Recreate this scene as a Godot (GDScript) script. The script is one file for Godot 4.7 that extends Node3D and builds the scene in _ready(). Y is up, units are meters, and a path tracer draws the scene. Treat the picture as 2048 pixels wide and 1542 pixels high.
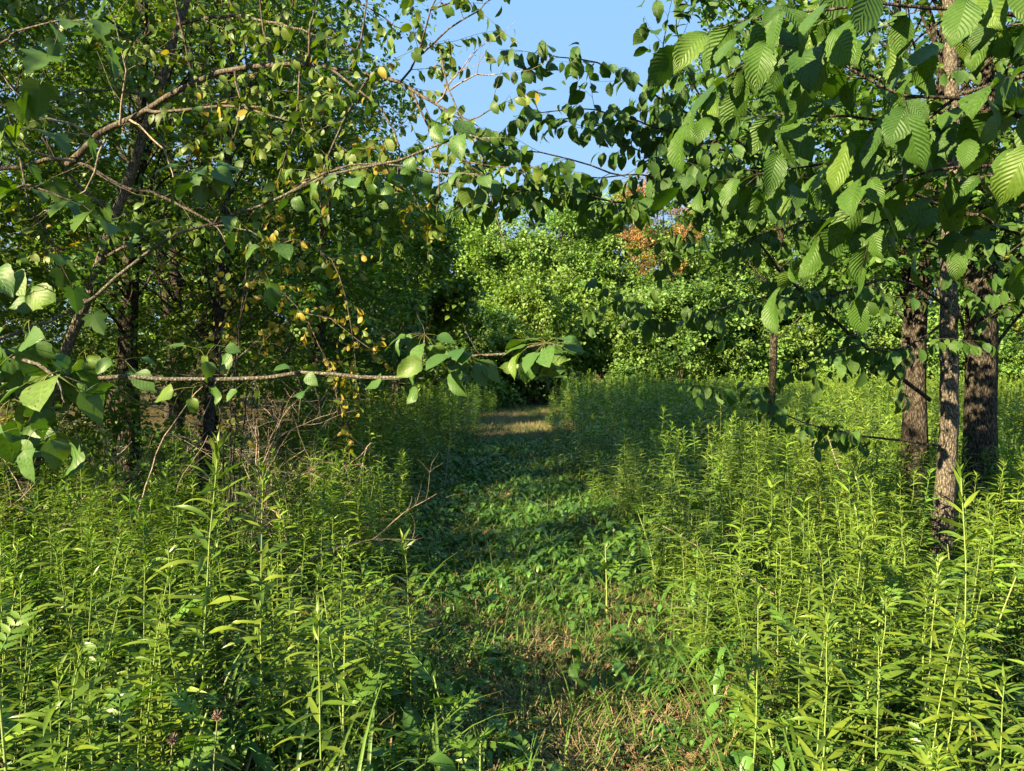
extends Node3D
# A mown path through goldenrod between a thicket and a group of elms, low evening sun.

const F := 1546.0            # focal length in pixels of the 2048-wide photograph
const EYE := Vector3(0, 1.6, 0)
const VINE := Color(0.15, 0.255, 0.055)
const PITCH := -0.033
var cam_basis := Basis(Vector3.RIGHT, PITCH)
var R := RandomNumberGenerator.new()
var M := {}                  # materials
var LM := {}                 # leaf meshes by kind: arrays of variants
var CM := {}                 # leafy twig (clump) meshes by kind
var taken := {}
var noise := FastNoiseLite.new()
var to_sun := Vector3.UP
var gaps := []               # sun corridors cut through the crowns: [spot to be lit, radius]


class MB:                    # collects geometry of one mesh
	var v := PackedVector3Array()
	var n := PackedVector3Array()
	var c := PackedColorArray()
	var uv := PackedVector2Array()
	var ix := PackedInt32Array()

	func add(t: MB, x: Transform3D, tint := Color.WHITE) -> void:
		var o := v.size()
		v.append_array(x * t.v)
		n.append_array(Transform3D(x.basis.orthonormalized(), Vector3.ZERO) * t.n)
		uv.append_array(t.uv)
		for k in t.c:
			c.append(Color(k.r * tint.r, k.g * tint.g, k.b * tint.b))
		for i in t.ix:
			ix.append(i + o)

	func tube(pts: PackedVector3Array, r0: float, r1: float, sides := 5, tint := Color.WHITE, lumpy := 0.0, flare := 0.0) -> void:
		var o := v.size()
		var m := pts.size()
		var side := Vector3.ZERO
		var along := 0.0
		for i in m:
			var t := (pts[mini(i + 1, m - 1)] - pts[maxi(i - 1, 0)]).normalized()
			if side == Vector3.ZERO:
				side = t.cross(Vector3(0.13, 0.31, 0.94) if absf(t.z) < 0.9 else Vector3.UP).normalized()
			side = (side - t * t.dot(side)).normalized()
			var other := t.cross(side)
			var f := float(i) / (m - 1)
			var r := lerpf(r0, r1, f) * (1.0 + flare * pow(1.0 - f, 14.0))
			if i:
				along += pts[i].distance_to(pts[i - 1])
			for k in sides:
				var a := TAU * k / sides
				var d := side * cos(a) + other * sin(a)
				var q := r * (1.0 + lumpy * sin(a * 3.0 + along * 2.3) * 0.6 + lumpy * sin(a * 2.0 - along * 5.1) * 0.5)
				v.append(pts[i] + d * q)
				n.append(d)
				c.append(tint)
				uv.append(Vector2(float(k) / sides, along))
		for i in m - 1:
			for k in sides:
				var a := o + i * sides + k
				var b := o + i * sides + (k + 1) % sides
				ix.append_array(PackedInt32Array([a, a + sides, b, b, a + sides, b + sides]))

	func smooth() -> void:
		n.resize(v.size())
		n.fill(Vector3.ZERO)
		for i in range(0, ix.size(), 3):
			var a := v[ix[i]]
			var g := (v[ix[i + 2]] - a).cross(v[ix[i + 1]] - a)
			for k in 3:
				n[ix[i + k]] += g
		for i in n.size():
			n[i] = n[i].normalized() if n[i].length_squared() > 1e-20 else Vector3.UP

	func mesh() -> ArrayMesh:
		var a := []
		a.resize(Mesh.ARRAY_MAX)
		a[Mesh.ARRAY_VERTEX] = v
		a[Mesh.ARRAY_NORMAL] = n
		a[Mesh.ARRAY_COLOR] = c
		a[Mesh.ARRAY_TEX_UV] = uv
		a[Mesh.ARRAY_INDEX] = ix
		var out := ArrayMesh.new()
		out.add_surface_from_arrays(Mesh.PRIMITIVE_TRIANGLES, a)
		return out


# ---------------------------------------------------------------- helpers
func rf(a: float, b: float) -> float:
	return R.randf_range(a, b)

func rdir() -> Vector3:
	var y := rf(-1, 1)
	var a := rf(0, TAU)
	var s := sqrt(1.0 - y * y)
	return Vector3(s * cos(a), y, s * sin(a))

func P(px: float, py: float, d: float) -> Vector3:            # a point on the pixel's ray at depth d
	return EYE + cam_basis * Vector3((px - 1024.0) / F, -(py - 771.0) / F, -1.0) * d

func pixel(p: Vector3) -> Vector3:                             # pixel x, y and depth of a point
	var q := cam_basis.inverse() * (p - EYE)
	if q.z > -0.2:
		return Vector3(-9999, -9999, 1)
	return Vector3(1024.0 + q.x / -q.z * F, 771.0 - q.y / -q.z * F, -q.z)

func in_view(p: Vector3, m := 30.0) -> bool:
	var q := pixel(p)
	return q.x > -m and q.x < 2048 + m and q.y > -m and q.y < 1542 + m

func ground_y(x: float, z: float) -> float:
	return noise.get_noise_2d(x * 4.0, z * 4.0) * 0.10 - 0.02

func on_ground(x: float, z: float) -> Vector3:
	return Vector3(x, ground_y(x, z), z)

func in_gap(p: Vector3) -> bool:                               # whether a twig there would block a cut sun corridor
	for g in gaps:
		var q: Vector3 = p - g[0]
		var along := q.dot(to_sun)
		if along > 0.4 and (q - to_sun * along).length_squared() < g[1] * g[1]:
			return true
	return false

func numbered(called: String) -> String:
	var k: int = taken.get(called, 0)
	taken[called] = k + 1
	return called if k == 0 else "%s_%03d" % [called, k]

func tag(o: Node, label: String, category: String, group := "", kind := "") -> void:
	o.set_meta("label", label)
	o.set_meta("category", category)
	if group:
		o.set_meta("group", group)
	if kind:
		o.set_meta("kind", kind)

func thing(called: String, label: String, category: String, at: Vector3, group := "") -> Node3D:
	var o := Node3D.new()
	o.name = numbered(called)
	add_child(o)
	o.position = at
	tag(o, label, category, group)
	return o

func part(called: String, m: Mesh, mat: Material, parent: Node, x := Transform3D()) -> MeshInstance3D:
	var o := MeshInstance3D.new()
	o.name = called if parent != self else numbered(called)
	o.mesh = m
	o.material_override = mat
	o.transform = x
	parent.add_child(o, true)
	return o

func scatter(called: String, m: Mesh, mat: Material, parent: Node, where: Array, tints: Array) -> MultiMeshInstance3D:
	var mm := MultiMesh.new()
	mm.transform_format = MultiMesh.TRANSFORM_3D
	mm.use_colors = true
	mm.mesh = m
	mm.instance_count = where.size()
	for i in where.size():
		mm.set_instance_transform(i, where[i])
		mm.set_instance_color(i, tints[i])
	var o := MultiMeshInstance3D.new()
	o.name = called if parent != self else numbered(called)
	o.multimesh = mm
	o.material_override = mat
	o.set_meta("kind", "stuff")
	parent.add_child(o, true)
	return o

func basis_of(x: Vector3, up: Vector3, s := 1.0) -> Basis:    # x along, y as near to up as it can be
	x = x.normalized()
	var y := up - x * x.dot(up)
	if y.length_squared() < 1e-6:
		y = Vector3(x.y, -x.x, 0.1)
	y = y.normalized()
	return Basis(x * s, y * s, x.cross(y) * s)

func curve(pts: Array, step := 0.12) -> PackedVector3Array:    # a smooth line through points
	var out := PackedVector3Array()
	var m := pts.size()
	for i in m - 1:
		var a: Vector3 = pts[maxi(i - 1, 0)]
		var b: Vector3 = pts[i]
		var c: Vector3 = pts[i + 1]
		var d: Vector3 = pts[mini(i + 2, m - 1)]
		var k := maxi(2, int(b.distance_to(c) / step))
		for j in k:
			out.append(b.cubic_interpolate(c, a, d, float(j) / k))
	out.append(pts[m - 1])
	return out

func wobble(pts: PackedVector3Array, amp: float) -> PackedVector3Array:
	for i in range(1, pts.size()):
		pts[i] += rdir() * amp
	return pts

func tint(base: Color, spread := 0.2, yellow := 0.0) -> Color:
	var k := 1.0 + rf(-spread, spread)
	var h := rf(-1, 1) * spread * 0.5
	var c := Color(base.r * k * (1.0 + h), base.g * k, base.b * k * (1.0 - h))
	if yellow > 0.0 and R.randf() < yellow:
		c = Color(0.42, 0.31, 0.035) * rf(0.6, 1.1)
	return c


# ---------------------------------------------------------------- leaves
func half_width(kind: String, t: float) -> float:
	match kind:
		"elm": return pow(sin(PI * pow(t, 0.9)), 0.72) * (1.0 - 0.4 * smoothstep(0.7, 1.0, t))
		"poplar": return pow(maxf(sin(PI * pow(t, 0.6)), 0.0), 0.75) * (1.0 - 0.3 * smoothstep(0.7, 1.0, t))
		"lance": return pow(sin(PI * pow(t, 0.72)), 1.05)
		"heart": return pow(maxf(sin(PI * pow(t, 0.5)), 0.0), 0.6)
	return pow(sin(PI * t), 0.62)

# a leaf along +x, its face up (+y), 1 long; stalk in lengths of the blade
func leaf(kind: String, rows: int, cols: int, hw: float, fold: float, droop: float, serr: float, stalk: float, col: Color, twist := 0.0, wave := 0.0) -> MB:
	var b := MB.new()
	var at := Vector3.ZERO
	var a := 0.0
	if stalk > 0.05:
		var pts := PackedVector3Array()
		for i in 4:
			pts.append(at)
			at += Vector3(cos(a), sin(a), 0) * stalk / 3.0
			a -= droop * 0.25
		pts.append(at)
		b.tube(pts, 0.011, 0.008, 3, Color(minf(col.r * 2.0, 0.5), col.g * 1.3, col.b * 1.2))
		for i in b.uv.size():
			b.uv[i] = Vector2(0.5, 0.02)
	var o := b.v.size()
	var n := 2 * cols + 1
	for i in rows + 1:
		var t := float(i) / rows
		var w := maxf(half_width(kind, clampf(t, 0.001, 0.999)) * hw, 0.002)
		var roll := twist * t
		for j in n:
			var s := float(j - cols) / cols
			var e := absf(s)
			var ww := w
			if e > 0.99 and i > 0 and i < rows:
				ww *= 1.0 - serr * (i % 2)
			var up := fold * e * w + wave * sin(t * 9.0 + s * 2.0) * e * hw
			var q := Vector3(0, up, s * ww).rotated(Vector3.RIGHT, roll)
			var x := -0.09 * e * hw * sin(PI * t) if kind != "heart" else -0.35 * e * hw * (1.0 - t)
			b.v.append(at + Vector3(cos(a), sin(a), 0) * x + Vector3(-sin(a), cos(a), 0) * q.y + Vector3(0, 0, q.z))
			b.c.append(col)
			b.uv.append(Vector2(0.5 + 0.5 * s, t))
		at += Vector3(cos(a), sin(a), 0) / rows
		a -= droop / rows
	for i in rows:
		for j in n - 1:
			var k := o + i * n + j
			b.ix.append_array(PackedInt32Array([k, k + n, k + 1, k + 1, k + n, k + n + 1]))
	b.smooth()
	return b

# a lobed (maple) leaf, 1 long
func lobed_leaf(col: Color, droop: float) -> MB:
	var b := MB.new()
	var out := [[0, 0.0], [-20, 0.30], [-38, 0.26], [-52, 0.5], [-62, 0.36], [-80, 0.62], [-96, 0.5], [-112, 0.78], [-124, 0.62], [-137, 0.52], [-148, 0.7], [-160, 0.82], [-170, 0.86], [-180, 1.02]]
	var ring := []
	for k in out:
		ring.append(k)
	for i in range(out.size() - 2, 0, -1):
		ring.append([360 + out[i][0] * -1 - 360, out[i][1]])
	b.v.append(Vector3(0.12, 0, 0)); b.uv.append(Vector2(0.5, 0.1)); b.c.append(col)
	for k in ring:
		var ang := deg_to_rad(180.0 + k[0])
		var q := Vector3(0.22 + cos(ang) * k[1] * 0.76, 0, sin(ang) * k[1] * 0.72)
		q.y = -droop * q.x * q.x + absf(q.z) * 0.15
		b.v.append(q); b.uv.append(Vector2(0.5 + q.z * 0.5, q.x)); b.c.append(col)
	for i in ring.size():
		b.ix.append_array(PackedInt32Array([0, 1 + i, 1 + (i + 1) % ring.size()]))
	b.smooth()
	if b.n[0].y < 0:
		for i in range(0, b.ix.size(), 3):
			var q := b.ix[i]
			b.ix[i] = b.ix[i + 1]
			b.ix[i + 1] = q
		b.smooth()
	return b

# veins: pale midrib and side ribs on a mottled blade; [albedo, height]
func leaf_pictures(ribs: float, slant: float, pale: float, mottle: float, ridge: float, spots := 0, sd := 5) -> Array:
	var w := 96
	var h := 192
	var im := Image.create(w, h, false, Image.FORMAT_RGB8)
	var hi := Image.create(w, h, false, Image.FORMAT_RGB8)
	var nz := FastNoiseLite.new()
	nz.seed = sd
	var rr := RandomNumberGenerator.new()
	rr.seed = sd
	nz.frequency = 0.05
	for y in h:
		var t := float(y) / h
		for x in w:
			var s := absf(float(x) / w - 0.5) * 2.0
			var mid := clampf(1.0 - s / 0.05, 0, 1)
			var ph := (t - s * slant) * ribs
			var d := absf(ph - roundf(ph))
			var rib := clampf(1.0 - d / 0.10, 0, 1) * 0.7 * (1.0 - 0.5 * s)
			var k := maxf(mid, rib)
			var g := 0.88 + mottle * nz.get_noise_2d(x, y) + 0.05 * nz.get_noise_2d(x * 5.0, y * 5.0)
			var e := lerpf(g, 1.0, k * pale)
			im.set_pixel(x, y, Color(clampf(e + 0.08 * k * pale, 0, 1), clampf(e, 0, 1), clampf(e + 0.12 * k * pale, 0, 1)))
			var u := 0.5 + 0.5 * cos(TAU * ph) * ridge * (1.0 - 0.3 * s) - 0.35 * mid
			hi.set_pixel(x, y, Color(u, u, u))
	for k in spots:                                             # brown insect scars
		var at := Vector2(rr.randf_range(0.12, 0.88) * w, rr.randf_range(0.1, 0.9) * h)
		var rad := rr.randf_range(1.0, 3.6)
		for y in range(maxi(0, int(at.y - 9)), mini(h, int(at.y + 9))):
			for x in range(maxi(0, int(at.x - 5)), mini(w, int(at.x + 5))):
				var d := Vector2(x - at.x, (y - at.y) * 0.6).length() + nz.get_noise_2d(x * 9.0, y * 9.0) * 1.5
				if d < rad:
					im.set_pixel(x, y, Color(0.72, 0.4, 0.4))
	return [ImageTexture.create_from_image(im), ImageTexture.create_from_image(hi)]

func leaf_material(rough: float, glow: Color, pics := [], relief := 0.0) -> StandardMaterial3D:
	var m := StandardMaterial3D.new()
	m.vertex_color_use_as_albedo = true
	m.roughness = rough
	m.metallic_specular = 0.45
	m.cull_mode = BaseMaterial3D.CULL_DISABLED
	m.backlight_enabled = true
	m.backlight = glow
	if pics:
		m.albedo_texture = pics[0]
		if relief > 0.0:
			m.heightmap_enabled = true
			m.heightmap_texture = pics[1]
			m.heightmap_scale = relief
	return m

func noise_picture(freq: float, colors: Array, at: Array, sd: int, size := 512, kind := FastNoiseLite.TYPE_SIMPLEX_SMOOTH, oct := 5) -> NoiseTexture2D:
	var nz := FastNoiseLite.new()
	nz.seed = sd
	nz.frequency = freq
	nz.noise_type = kind
	nz.fractal_octaves = oct
	var g := Gradient.new()
	g.offsets = PackedFloat32Array(at)
	var cc := PackedColorArray()
	for k in colors:
		cc.append(k.linear_to_srgb())
	g.colors = cc
	var t := NoiseTexture2D.new()
	t.width = size
	t.height = size
	t.seamless = true
	t.noise = nz
	t.color_ramp = g
	return t

func bark(colors: Array, at: Array, sd: int, scale: Vector3, relief: float, freq := 0.02) -> StandardMaterial3D:
	var m := StandardMaterial3D.new()
	m.albedo_texture = noise_picture(freq, colors, at, sd)
	m.uv1_triplanar = true
	m.uv1_scale = scale
	m.roughness = 0.92
	m.metallic_specular = 0.25
	m.heightmap_enabled = true
	m.heightmap_texture = noise_picture(freq, [Color.BLACK, Color.WHITE], [0.25, 0.75], sd)
	m.heightmap_scale = relief
	return m


# ---------------------------------------------------------------- branches
# spec: kind, size, gap, twig, spread, droop, yellow, col, plane (0 all round .. 1 flat sprays), bare
func twig(b: MB, at: Vector3, dir: Vector3, length: float, r: float, leaves: Array, s: Dictionary, deep := 0) -> void:
	var m := maxi(4, int(length / 0.07))
	var pts := PackedVector3Array()
	var p := at
	var d := dir.normalized()
	var crook: float = s.get("crook", 0.16)
	for i in m + 1:
		pts.append(p)
		d = (d + rdir() * crook + Vector3.DOWN * s.get("sag", 0.03)).normalized()
		p += d * length / m
	b.tube(pts, r, r * 0.35, 4 if deep == 0 else 3)
	var gap: float = s.gap
	var run := gap * rf(0.3, 1.0)
	var side := 1.0
	if deep < s.get("deep", 1) and length > 0.25:
		var k := int(length / s.get("fork", 0.16))
		for i in k:
			var f := (i + rf(0.3, 0.9)) / k
			var j := clampi(int(f * m), 1, m)
			var t := (pts[j] - pts[j - 1]).normalized()
			var out := t.cross(Vector3.UP).normalized() * side
			if s.get("plane", 0.7) < R.randf():
				out = rdir()
			side = -side
			twig(b, pts[j], t * 0.7 + out * 0.9 + Vector3.UP * rf(-0.1, 0.25), length * rf(0.3, 0.6) * (1.15 - f * 0.5), r * 0.55, leaves, s, deep + 1)
	if s.get("bare", false):
		return
	for i in range(1, m + 1):
		var seg := pts[i] - pts[i - 1]
		var long := seg.length()
		var t := seg / long
		while run < long:
			put_leaf(pts[i - 1] + t * run, t, side, leaves, s)
			side = -side
			run += gap * rf(0.6, 1.4)
		run -= long
	put_leaf(p, d, 0.0, leaves, s)

func put_leaf(at: Vector3, t: Vector3, side: float, leaves: Array, s: Dictionary) -> void:
	var out := t.cross(Vector3.UP)
	if out.length_squared() < 0.05 or R.randf() > s.get("plane", 0.7):
		out = rdir()
	var d: Vector3 = (t * rf(0.3, 0.8) + out.normalized() * side * rf(0.6, 1.1) + Vector3.DOWN * s.get("droop", 0.35) * rf(0.2, 1.6) + rdir() * 0.25).normalized()
	var up: Vector3 = (Vector3.UP + rdir() * s.get("tumble", 0.7)).normalized()
	var z: float = s.size * rf(0.55, 1.15)
	leaves.append([Transform3D(basis_of(d, up, z), at), tint(s.col, s.get("spread", 0.22), s.get("yellow", 0.0))])

func branch(parent: Node3D, base: Vector3, pix: Array, r0: float, r1: float, mat: Material, leaves: Array, s: Dictionary, from := 0.15, called := "branch", sides := 6) -> PackedVector3Array:
	var pts := []
	for k in pix:
		pts.append((P(k[0], k[1], k[2]) if k is Array else k) - base)
	return branch_at(parent, pts, r0, r1, mat, leaves, s, from, called, sides)

func branch_at(parent: Node3D, pts: Array, r0: float, r1: float, mat: Material, leaves: Array, s: Dictionary, from := 0.15, called := "branch", sides := 6) -> PackedVector3Array:
	var line := wobble(curve(pts, 0.1), s.get("rough", 0.006))
	var b := MB.new()
	b.tube(line, r0, r1, sides, Color.WHITE, 0.06)
	var m := line.size()
	var along := 0.0
	var total := 0.0
	for i in range(1, m):
		total += line[i].distance_to(line[i - 1])
	var next := total * from
	var side := 1.0 if R.randf() < 0.5 else -1.0
	for i in range(1, m):
		var seg := line[i] - line[i - 1]
		along += seg.length()
		if along >= next:
			var t := seg.normalized()
			var f := along / total
			var out := t.cross(Vector3.UP).normalized() * side
			if R.randf() > s.get("plane", 0.7):
				out = rdir()
			side = -side
			twig(b, line[i], t * 0.6 + out * 0.9 + Vector3.UP * rf(-0.25, 0.35), s.twig * rf(0.5, 1.15) * (1.1 - 0.5 * f), maxf(lerpf(r0, r1, f) * 0.4, 0.0016), leaves, s)
			next += s.get("every", 0.16) * rf(0.6, 1.4)
	twig(b, line[m - 1], line[m - 1] - line[m - 2], s.twig * 0.6, r1 * 0.8, leaves, s)
	part(called, b.mesh(), mat, parent)
	return line

# up to 300 of the leaves that show largest as parts, the rest as one mass
func emit_leaves(t: Node3D, leaves: Array, kind: String, mat: Material, worn: Material = null, most := 300, far := "") -> void:
	var seen := []
	var rest := []
	for k in leaves:
		var x: Transform3D = k[0]
		if in_view(t.position + x.origin, 20):
			seen.append([x.basis.x.length() / pixel(t.position + x.origin).z, k])
		else:
			rest.append(k)
	seen.sort_custom(func(a, b): return a[0] > b[0])
	for i in seen.size():
		var k: Array = seen[i][1]
		if i < most:
			var pool: Array = LM[kind]
			var c: Color = k[1]
			var pick := 0
			var best := 9.0
			var from := R.randi_range(0, 3)
			for j in range(from, pool.size(), 4):
				var d := absf(pool[j][1].r - c.r) + absf(pool[j][1].g - c.g)
				if d < best:
					best = d
					pick = j
			part("leaf", pool[pick][0], worn if worn and R.randf() < 0.3 else mat, t, k[0])
		else:
			rest.append(k)
	if rest:
		var where := []
		var tints := []
		for k in rest:
			where.append(k[0])
			tints.append(k[1])
		scatter("foliage", LM[far if far else kind + "_plain"][0][0], mat, t, where, tints)

# leaf meshes: shapes x tones, each [mesh, tone]; "_plain" is white for masses
func leaf_pool(kind: String, shape: String, rows: int, cols: int, hw: float, serr: float, stalk: float, tones: Array, plain_rows := 4) -> void:
	var pool := []
	for tone in tones:
		for k in 4:
			var b := leaf(shape, rows, cols, hw * [1.0, 0.88, 1.1, 0.95][k], [0.12, 0.35, 0.05, 0.22][k], [0.35, 0.9, 0.6, 1.3][k], serr, stalk, tone, [0.2, -0.5, 0.6, -0.2][k], [0.05, 0.1, 0.08, 0.14][k])
			pool.append([b.mesh(), tone])
	LM[kind] = pool
	LM[kind + "_plain"] = [[leaf(shape, plain_rows, 1, hw, 0.22, 0.7, 0.0, stalk, Color.WHITE, 0.3).mesh(), Color.WHITE]]

# a leafy twig as one mesh, for crowns
func clump(shape: String, n: int, size: float, length: float, hw: float, flat: float, spread := 0.2, droop := 0.6) -> ArrayMesh:
	var b := MB.new()
	var t := leaf(shape, 3, 1, hw, 0.22, 0.6, 0.0, 0.0, Color.WHITE, 0.25)
	var p := Vector3(-length * 0.4, 0, 0)
	var pts := PackedVector3Array([p])
	for i in 5:
		p += Vector3(length / 5.0, rf(-0.02, 0.03) * length * 3.0, rf(-0.04, 0.04) * length * 3.0)
		pts.append(p)
	b.tube(pts, 0.0025, 0.001, 3, Color(0.5, 0.4, 0.3))
	for i in n:
		var f := float(i) / n * 5.0
		var j := mini(int(f), 4)
		var at := pts[j].lerp(pts[j + 1], f - j)
		var side := -1.0 if i % 2 else 1.0
		var q := rdir() * (1.0 - flat) * size * 1.3
		var d := Vector3(rf(0.2, 0.8), rf(-droop, 0.25), side * rf(0.5, 1.1)) + rdir() * 0.35
		var k := 1.0 + rf(-spread, spread)
		b.add(t, Transform3D(basis_of(d, Vector3.UP + rdir() * 0.7, size * rf(0.6, 1.15)), at + q), Color(k * rf(0.92, 1.1), k, k * rf(0.85, 1.1)))
	return b.mesh()

# crown masses: clusters of leafy twigs; clusters = [centre, radius, twigs]
func crown(t: Node3D, clusters: Array, kind: String, mat: Material, col: Color, size := 1.0, yellow := 0.0, squash := 0.7) -> void:
	var where := [[], []]
	var tints := [[], []]
	for k in clusters:
		var own := tint(col, 0.14)
		for i in k[2]:
			var d := rdir()
			var at: Vector3 = k[0] + d * Vector3(1, squash, 1) * k[1] * pow(R.randf(), 0.45)
			if at.y + t.position.y < 0.1 or in_gap(at + t.position):
				continue
			var x := (d * Vector3(1, 0.3, 1) + rdir() * 0.6).normalized()
			var up := (Vector3.UP + d * (1.2 if kind == "vine" else 0.5) + rdir() * 0.5).normalized()
			var j := R.randi() % 2
			where[j].append(Transform3D(basis_of(x, up, size * rf(0.7, 1.25)), at))
			tints[j].append(tint(own, 0.16, yellow))
	for j in 2:
		if where[j]:
			scatter("foliage", CM[kind][j], mat, t, where[j], tints[j])

# a whole tree standing on the ground: trunk, limbs to each cluster, crown
func grow_tree(called: String, label: String, at: Vector3, h: float, r: float, c: Dictionary, group := "") -> Node3D:
	var t := thing(called, label, c.get("category", "tree"), at, group)
	var top := Vector3(c.get("lean", 0.0) * h, h, rf(-0.06, 0.06) * h)
	var stems: int = c.get("stems", 1)
	var lines := []
	for k in stems:
		var o := Vector3.ZERO if stems == 1 else Vector3(rf(-0.25, 0.25), 0, rf(-0.25, 0.25))
		var e := top if stems == 1 else Vector3(rf(-0.35, 0.35) * c.wide, h * rf(0.55, 0.9), rf(-0.35, 0.35) * c.wide)
		var line := wobble(curve([o + Vector3.DOWN * 0.15, o + (e - o) * 0.3 + Vector3(rf(-0.1, 0.1), 0, rf(-0.1, 0.1)), o + (e - o) * 0.65 + Vector3(rf(-0.15, 0.15), 0, rf(-0.15, 0.15)), e], 0.35), 0.015)
		lines.append(line)
		var b := MB.new()
		b.tube(line, r, r * 0.25, 9, Color.WHITE, 0.07, 0.35)
		part("trunk" if stems == 1 else "stem", b.mesh(), c.bark, t)
	var clusters := []
	for k in c.clusters:
		var q := rdir()
		var low: float = c.low
		var hgt := lerpf(low, h, clampf(0.5 + 0.5 * q.y + rf(-0.1, 0.1), 0.02, 1.0))
		var f := (hgt - low) / (h - low)
		var bulge := sqrt(clampf(1.0 - pow((f - c.get("belly", 0.4)) * 1.35, 2.0), 0.08, 1.0))
		var rad: float = c.wide * bulge * sqrt(rf(0.25, 1.0))
		var a := rf(0, TAU)
		var p := Vector3(cos(a) * rad + top.x * hgt / h, hgt, sin(a) * rad + top.z * hgt / h)
		var cr: float = c.blob * rf(0.7, 1.25)
		clusters.append([p, cr, int(c.per * rf(0.7, 1.3))])
		var line: PackedVector3Array = lines[k % stems]
		var from: Vector3 = line[clampi(int(line.size() * clampf(maxf(hgt * rf(0.4, 0.9), low * rf(0.75, 1.2)) / h, 0.1, 0.9)), 1, line.size() - 2)]
		var b := MB.new()
		b.tube(wobble(curve([from, from.lerp(p, 0.35) + Vector3(rf(-0.2, 0.2), rf(-0.1, 0.3), rf(-0.2, 0.2)), from.lerp(p, 0.7) + Vector3(rf(-0.2, 0.2), rf(-0.05, 0.3), rf(-0.2, 0.2)), p], 0.22), 0.025), clampf(r * 0.16, 0.006, 0.02), 0.003, 5)
		part("branch", b.mesh(), c.bark, t)
	crown(t, clusters, c.kind, c.mat, c.col, c.get("size", 1.0), c.get("yellow", 0.0))
	return t


# ---------------------------------------------------------------- herbs
func path_mid(d: float) -> float:
	var x := lerpf(0.22, -0.14, smoothstep(3.0, 10.0, d))
	return x + 0.24 * smoothstep(11.0, 18.0, d) + 0.5 * smoothstep(18.0, 27.0, d) + 0.05 * sin(d * 0.9)

func path_half(d: float) -> float:
	return lerpf(0.68, 0.9, smoothstep(2.5, 6.0, d)) - 0.12 * smoothstep(7.0, 12.0, d) + 0.1 * sin(d * 1.7) + 0.06 * sin(d * 4.3)

func off_path(x: float, d: float) -> float:                   # metres beyond the path's edge, negative on it
	return absf(x - path_mid(d)) - path_half(d)

# one goldenrod, 1 m tall: [stem mesh, [[leaf kind, transform]], whole mesh]
func goldenrod(n: int, thin: float, bend: float, budding: bool) -> Dictionary:
	var pts := PackedVector3Array()
	var lean := rf(0, TAU)
	for i in 9:
		var f := i / 8.0
		pts.append(Vector3(cos(lean), 0, sin(lean)) * bend * f * f + Vector3(rf(-1, 1), 0, rf(-1, 1)) * 0.004 + Vector3.UP * f)
	pts[0] = Vector3(0, -0.03, 0)
	var stem := MB.new()
	stem.tube(pts, 0.0042, 0.0016, 5, Color(0.15, 0.21, 0.05))
	var places := []
	var a := rf(0, TAU)
	for i in n:
		var f := 0.14 + 0.86 * pow(float(i) / n, 0.82)
		a += 2.39996 + rf(-0.3, 0.3)
		var g := f * 8.0
		var j := mini(int(g), 7)
		var at := pts[j].lerp(pts[j + 1], g - j)
		var rise := lerpf(0.15, 0.55, f) + 0.75 * smoothstep(0.86, 1.0, f) + rf(-0.2, 0.25)
		if f < 0.35:
			rise -= 0.4
		var long := 0.124 * thin * (0.55 + 0.65 * sin(PI * clampf(0.12 + 0.72 * f, 0, 1))) * rf(0.8, 1.2) * (1.0 - 0.48 * smoothstep(0.84, 1.0, f))
		var d := Vector3(cos(a) * cos(rise), sin(rise), sin(a) * cos(rise))
		places.append([R.randi_range(0, 3), Transform3D(basis_of(d, Vector3.UP + rdir() * 0.55, long), at)])
	for i in 9:                                                # the tip's upright whorl
		a += 2.4
		var rise := rf(0.6, 1.35)
		places.append([R.randi_range(0, 2), Transform3D(basis_of(Vector3(cos(a) * cos(rise), sin(rise), sin(a) * cos(rise)), Vector3.UP + rdir() * 0.5, rf(0.04, 0.075) * thin), pts[8] - Vector3.UP * rf(-0.005, 0.05))])
	if budding:                                                # small upright bud sprays at the tip
		for i in 7:
			a += 2.4
			places.append([3, Transform3D(basis_of(Vector3(cos(a) * 0.5, 1, sin(a) * 0.5), rdir(), 0.04), pts[8] - Vector3.UP * rf(0, 0.05))])
	var foliage := MB.new()
	for k in places:
		var c := 1.0 + rf(-0.18, 0.18)
		var b: Transform3D = k[1]
		var low := 1.0 - smoothstep(0.1, 0.3, b.origin.y)
		foliage.add(LM.rod_parts[k[0]], b, Color(c * (1.0 + 0.5 * low), c * (1.0 + 0.1 * low), c))
	var whole := MB.new()
	whole.add(stem, Transform3D())
	whole.add(foliage, Transform3D())
	return {"stem": stem.mesh(), "places": places, "foliage": foliage.mesh(), "whole": whole.mesh()}

# pinnate leaf: leaflets on both sides of a stalk along +x
func pinnate(b: MB, x: Transform3D, long: float, pairs: int, col: Color, apart: Array = [], split := false) -> void:
	var pts := PackedVector3Array()
	for i in 6:
		var f := i / 5.0
		pts.append(x * Vector3(long * f, -0.25 * long * f * f, 0))
	b.tube(pts, 0.003, 0.0012, 4, col * 1.25)
	var t: MB = LM.serrate
	for i in pairs:
		var f := 0.25 + 0.75 * i / pairs
		var at := Vector3(long * f, -0.25 * long * f * f, 0)
		for s in [-1.0, 1.0]:
			var d: Vector3 = x.basis * Vector3(0.65, rf(-0.35, 0.1), s)
			var q := Transform3D(basis_of(d, x.basis.y + rdir() * 0.3, long * 0.34 * (1.1 - 0.35 * absf(f - 0.55))), x * at)
			if split:
				apart.append(q)
			else:
				b.add(t, q, tint(col, 0.12))
	b.add(t, Transform3D(basis_of(x.basis * Vector3(1, -0.5, 0), x.basis.y, long * 0.34), x * Vector3(long, -0.25 * long, 0)), col)

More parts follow.
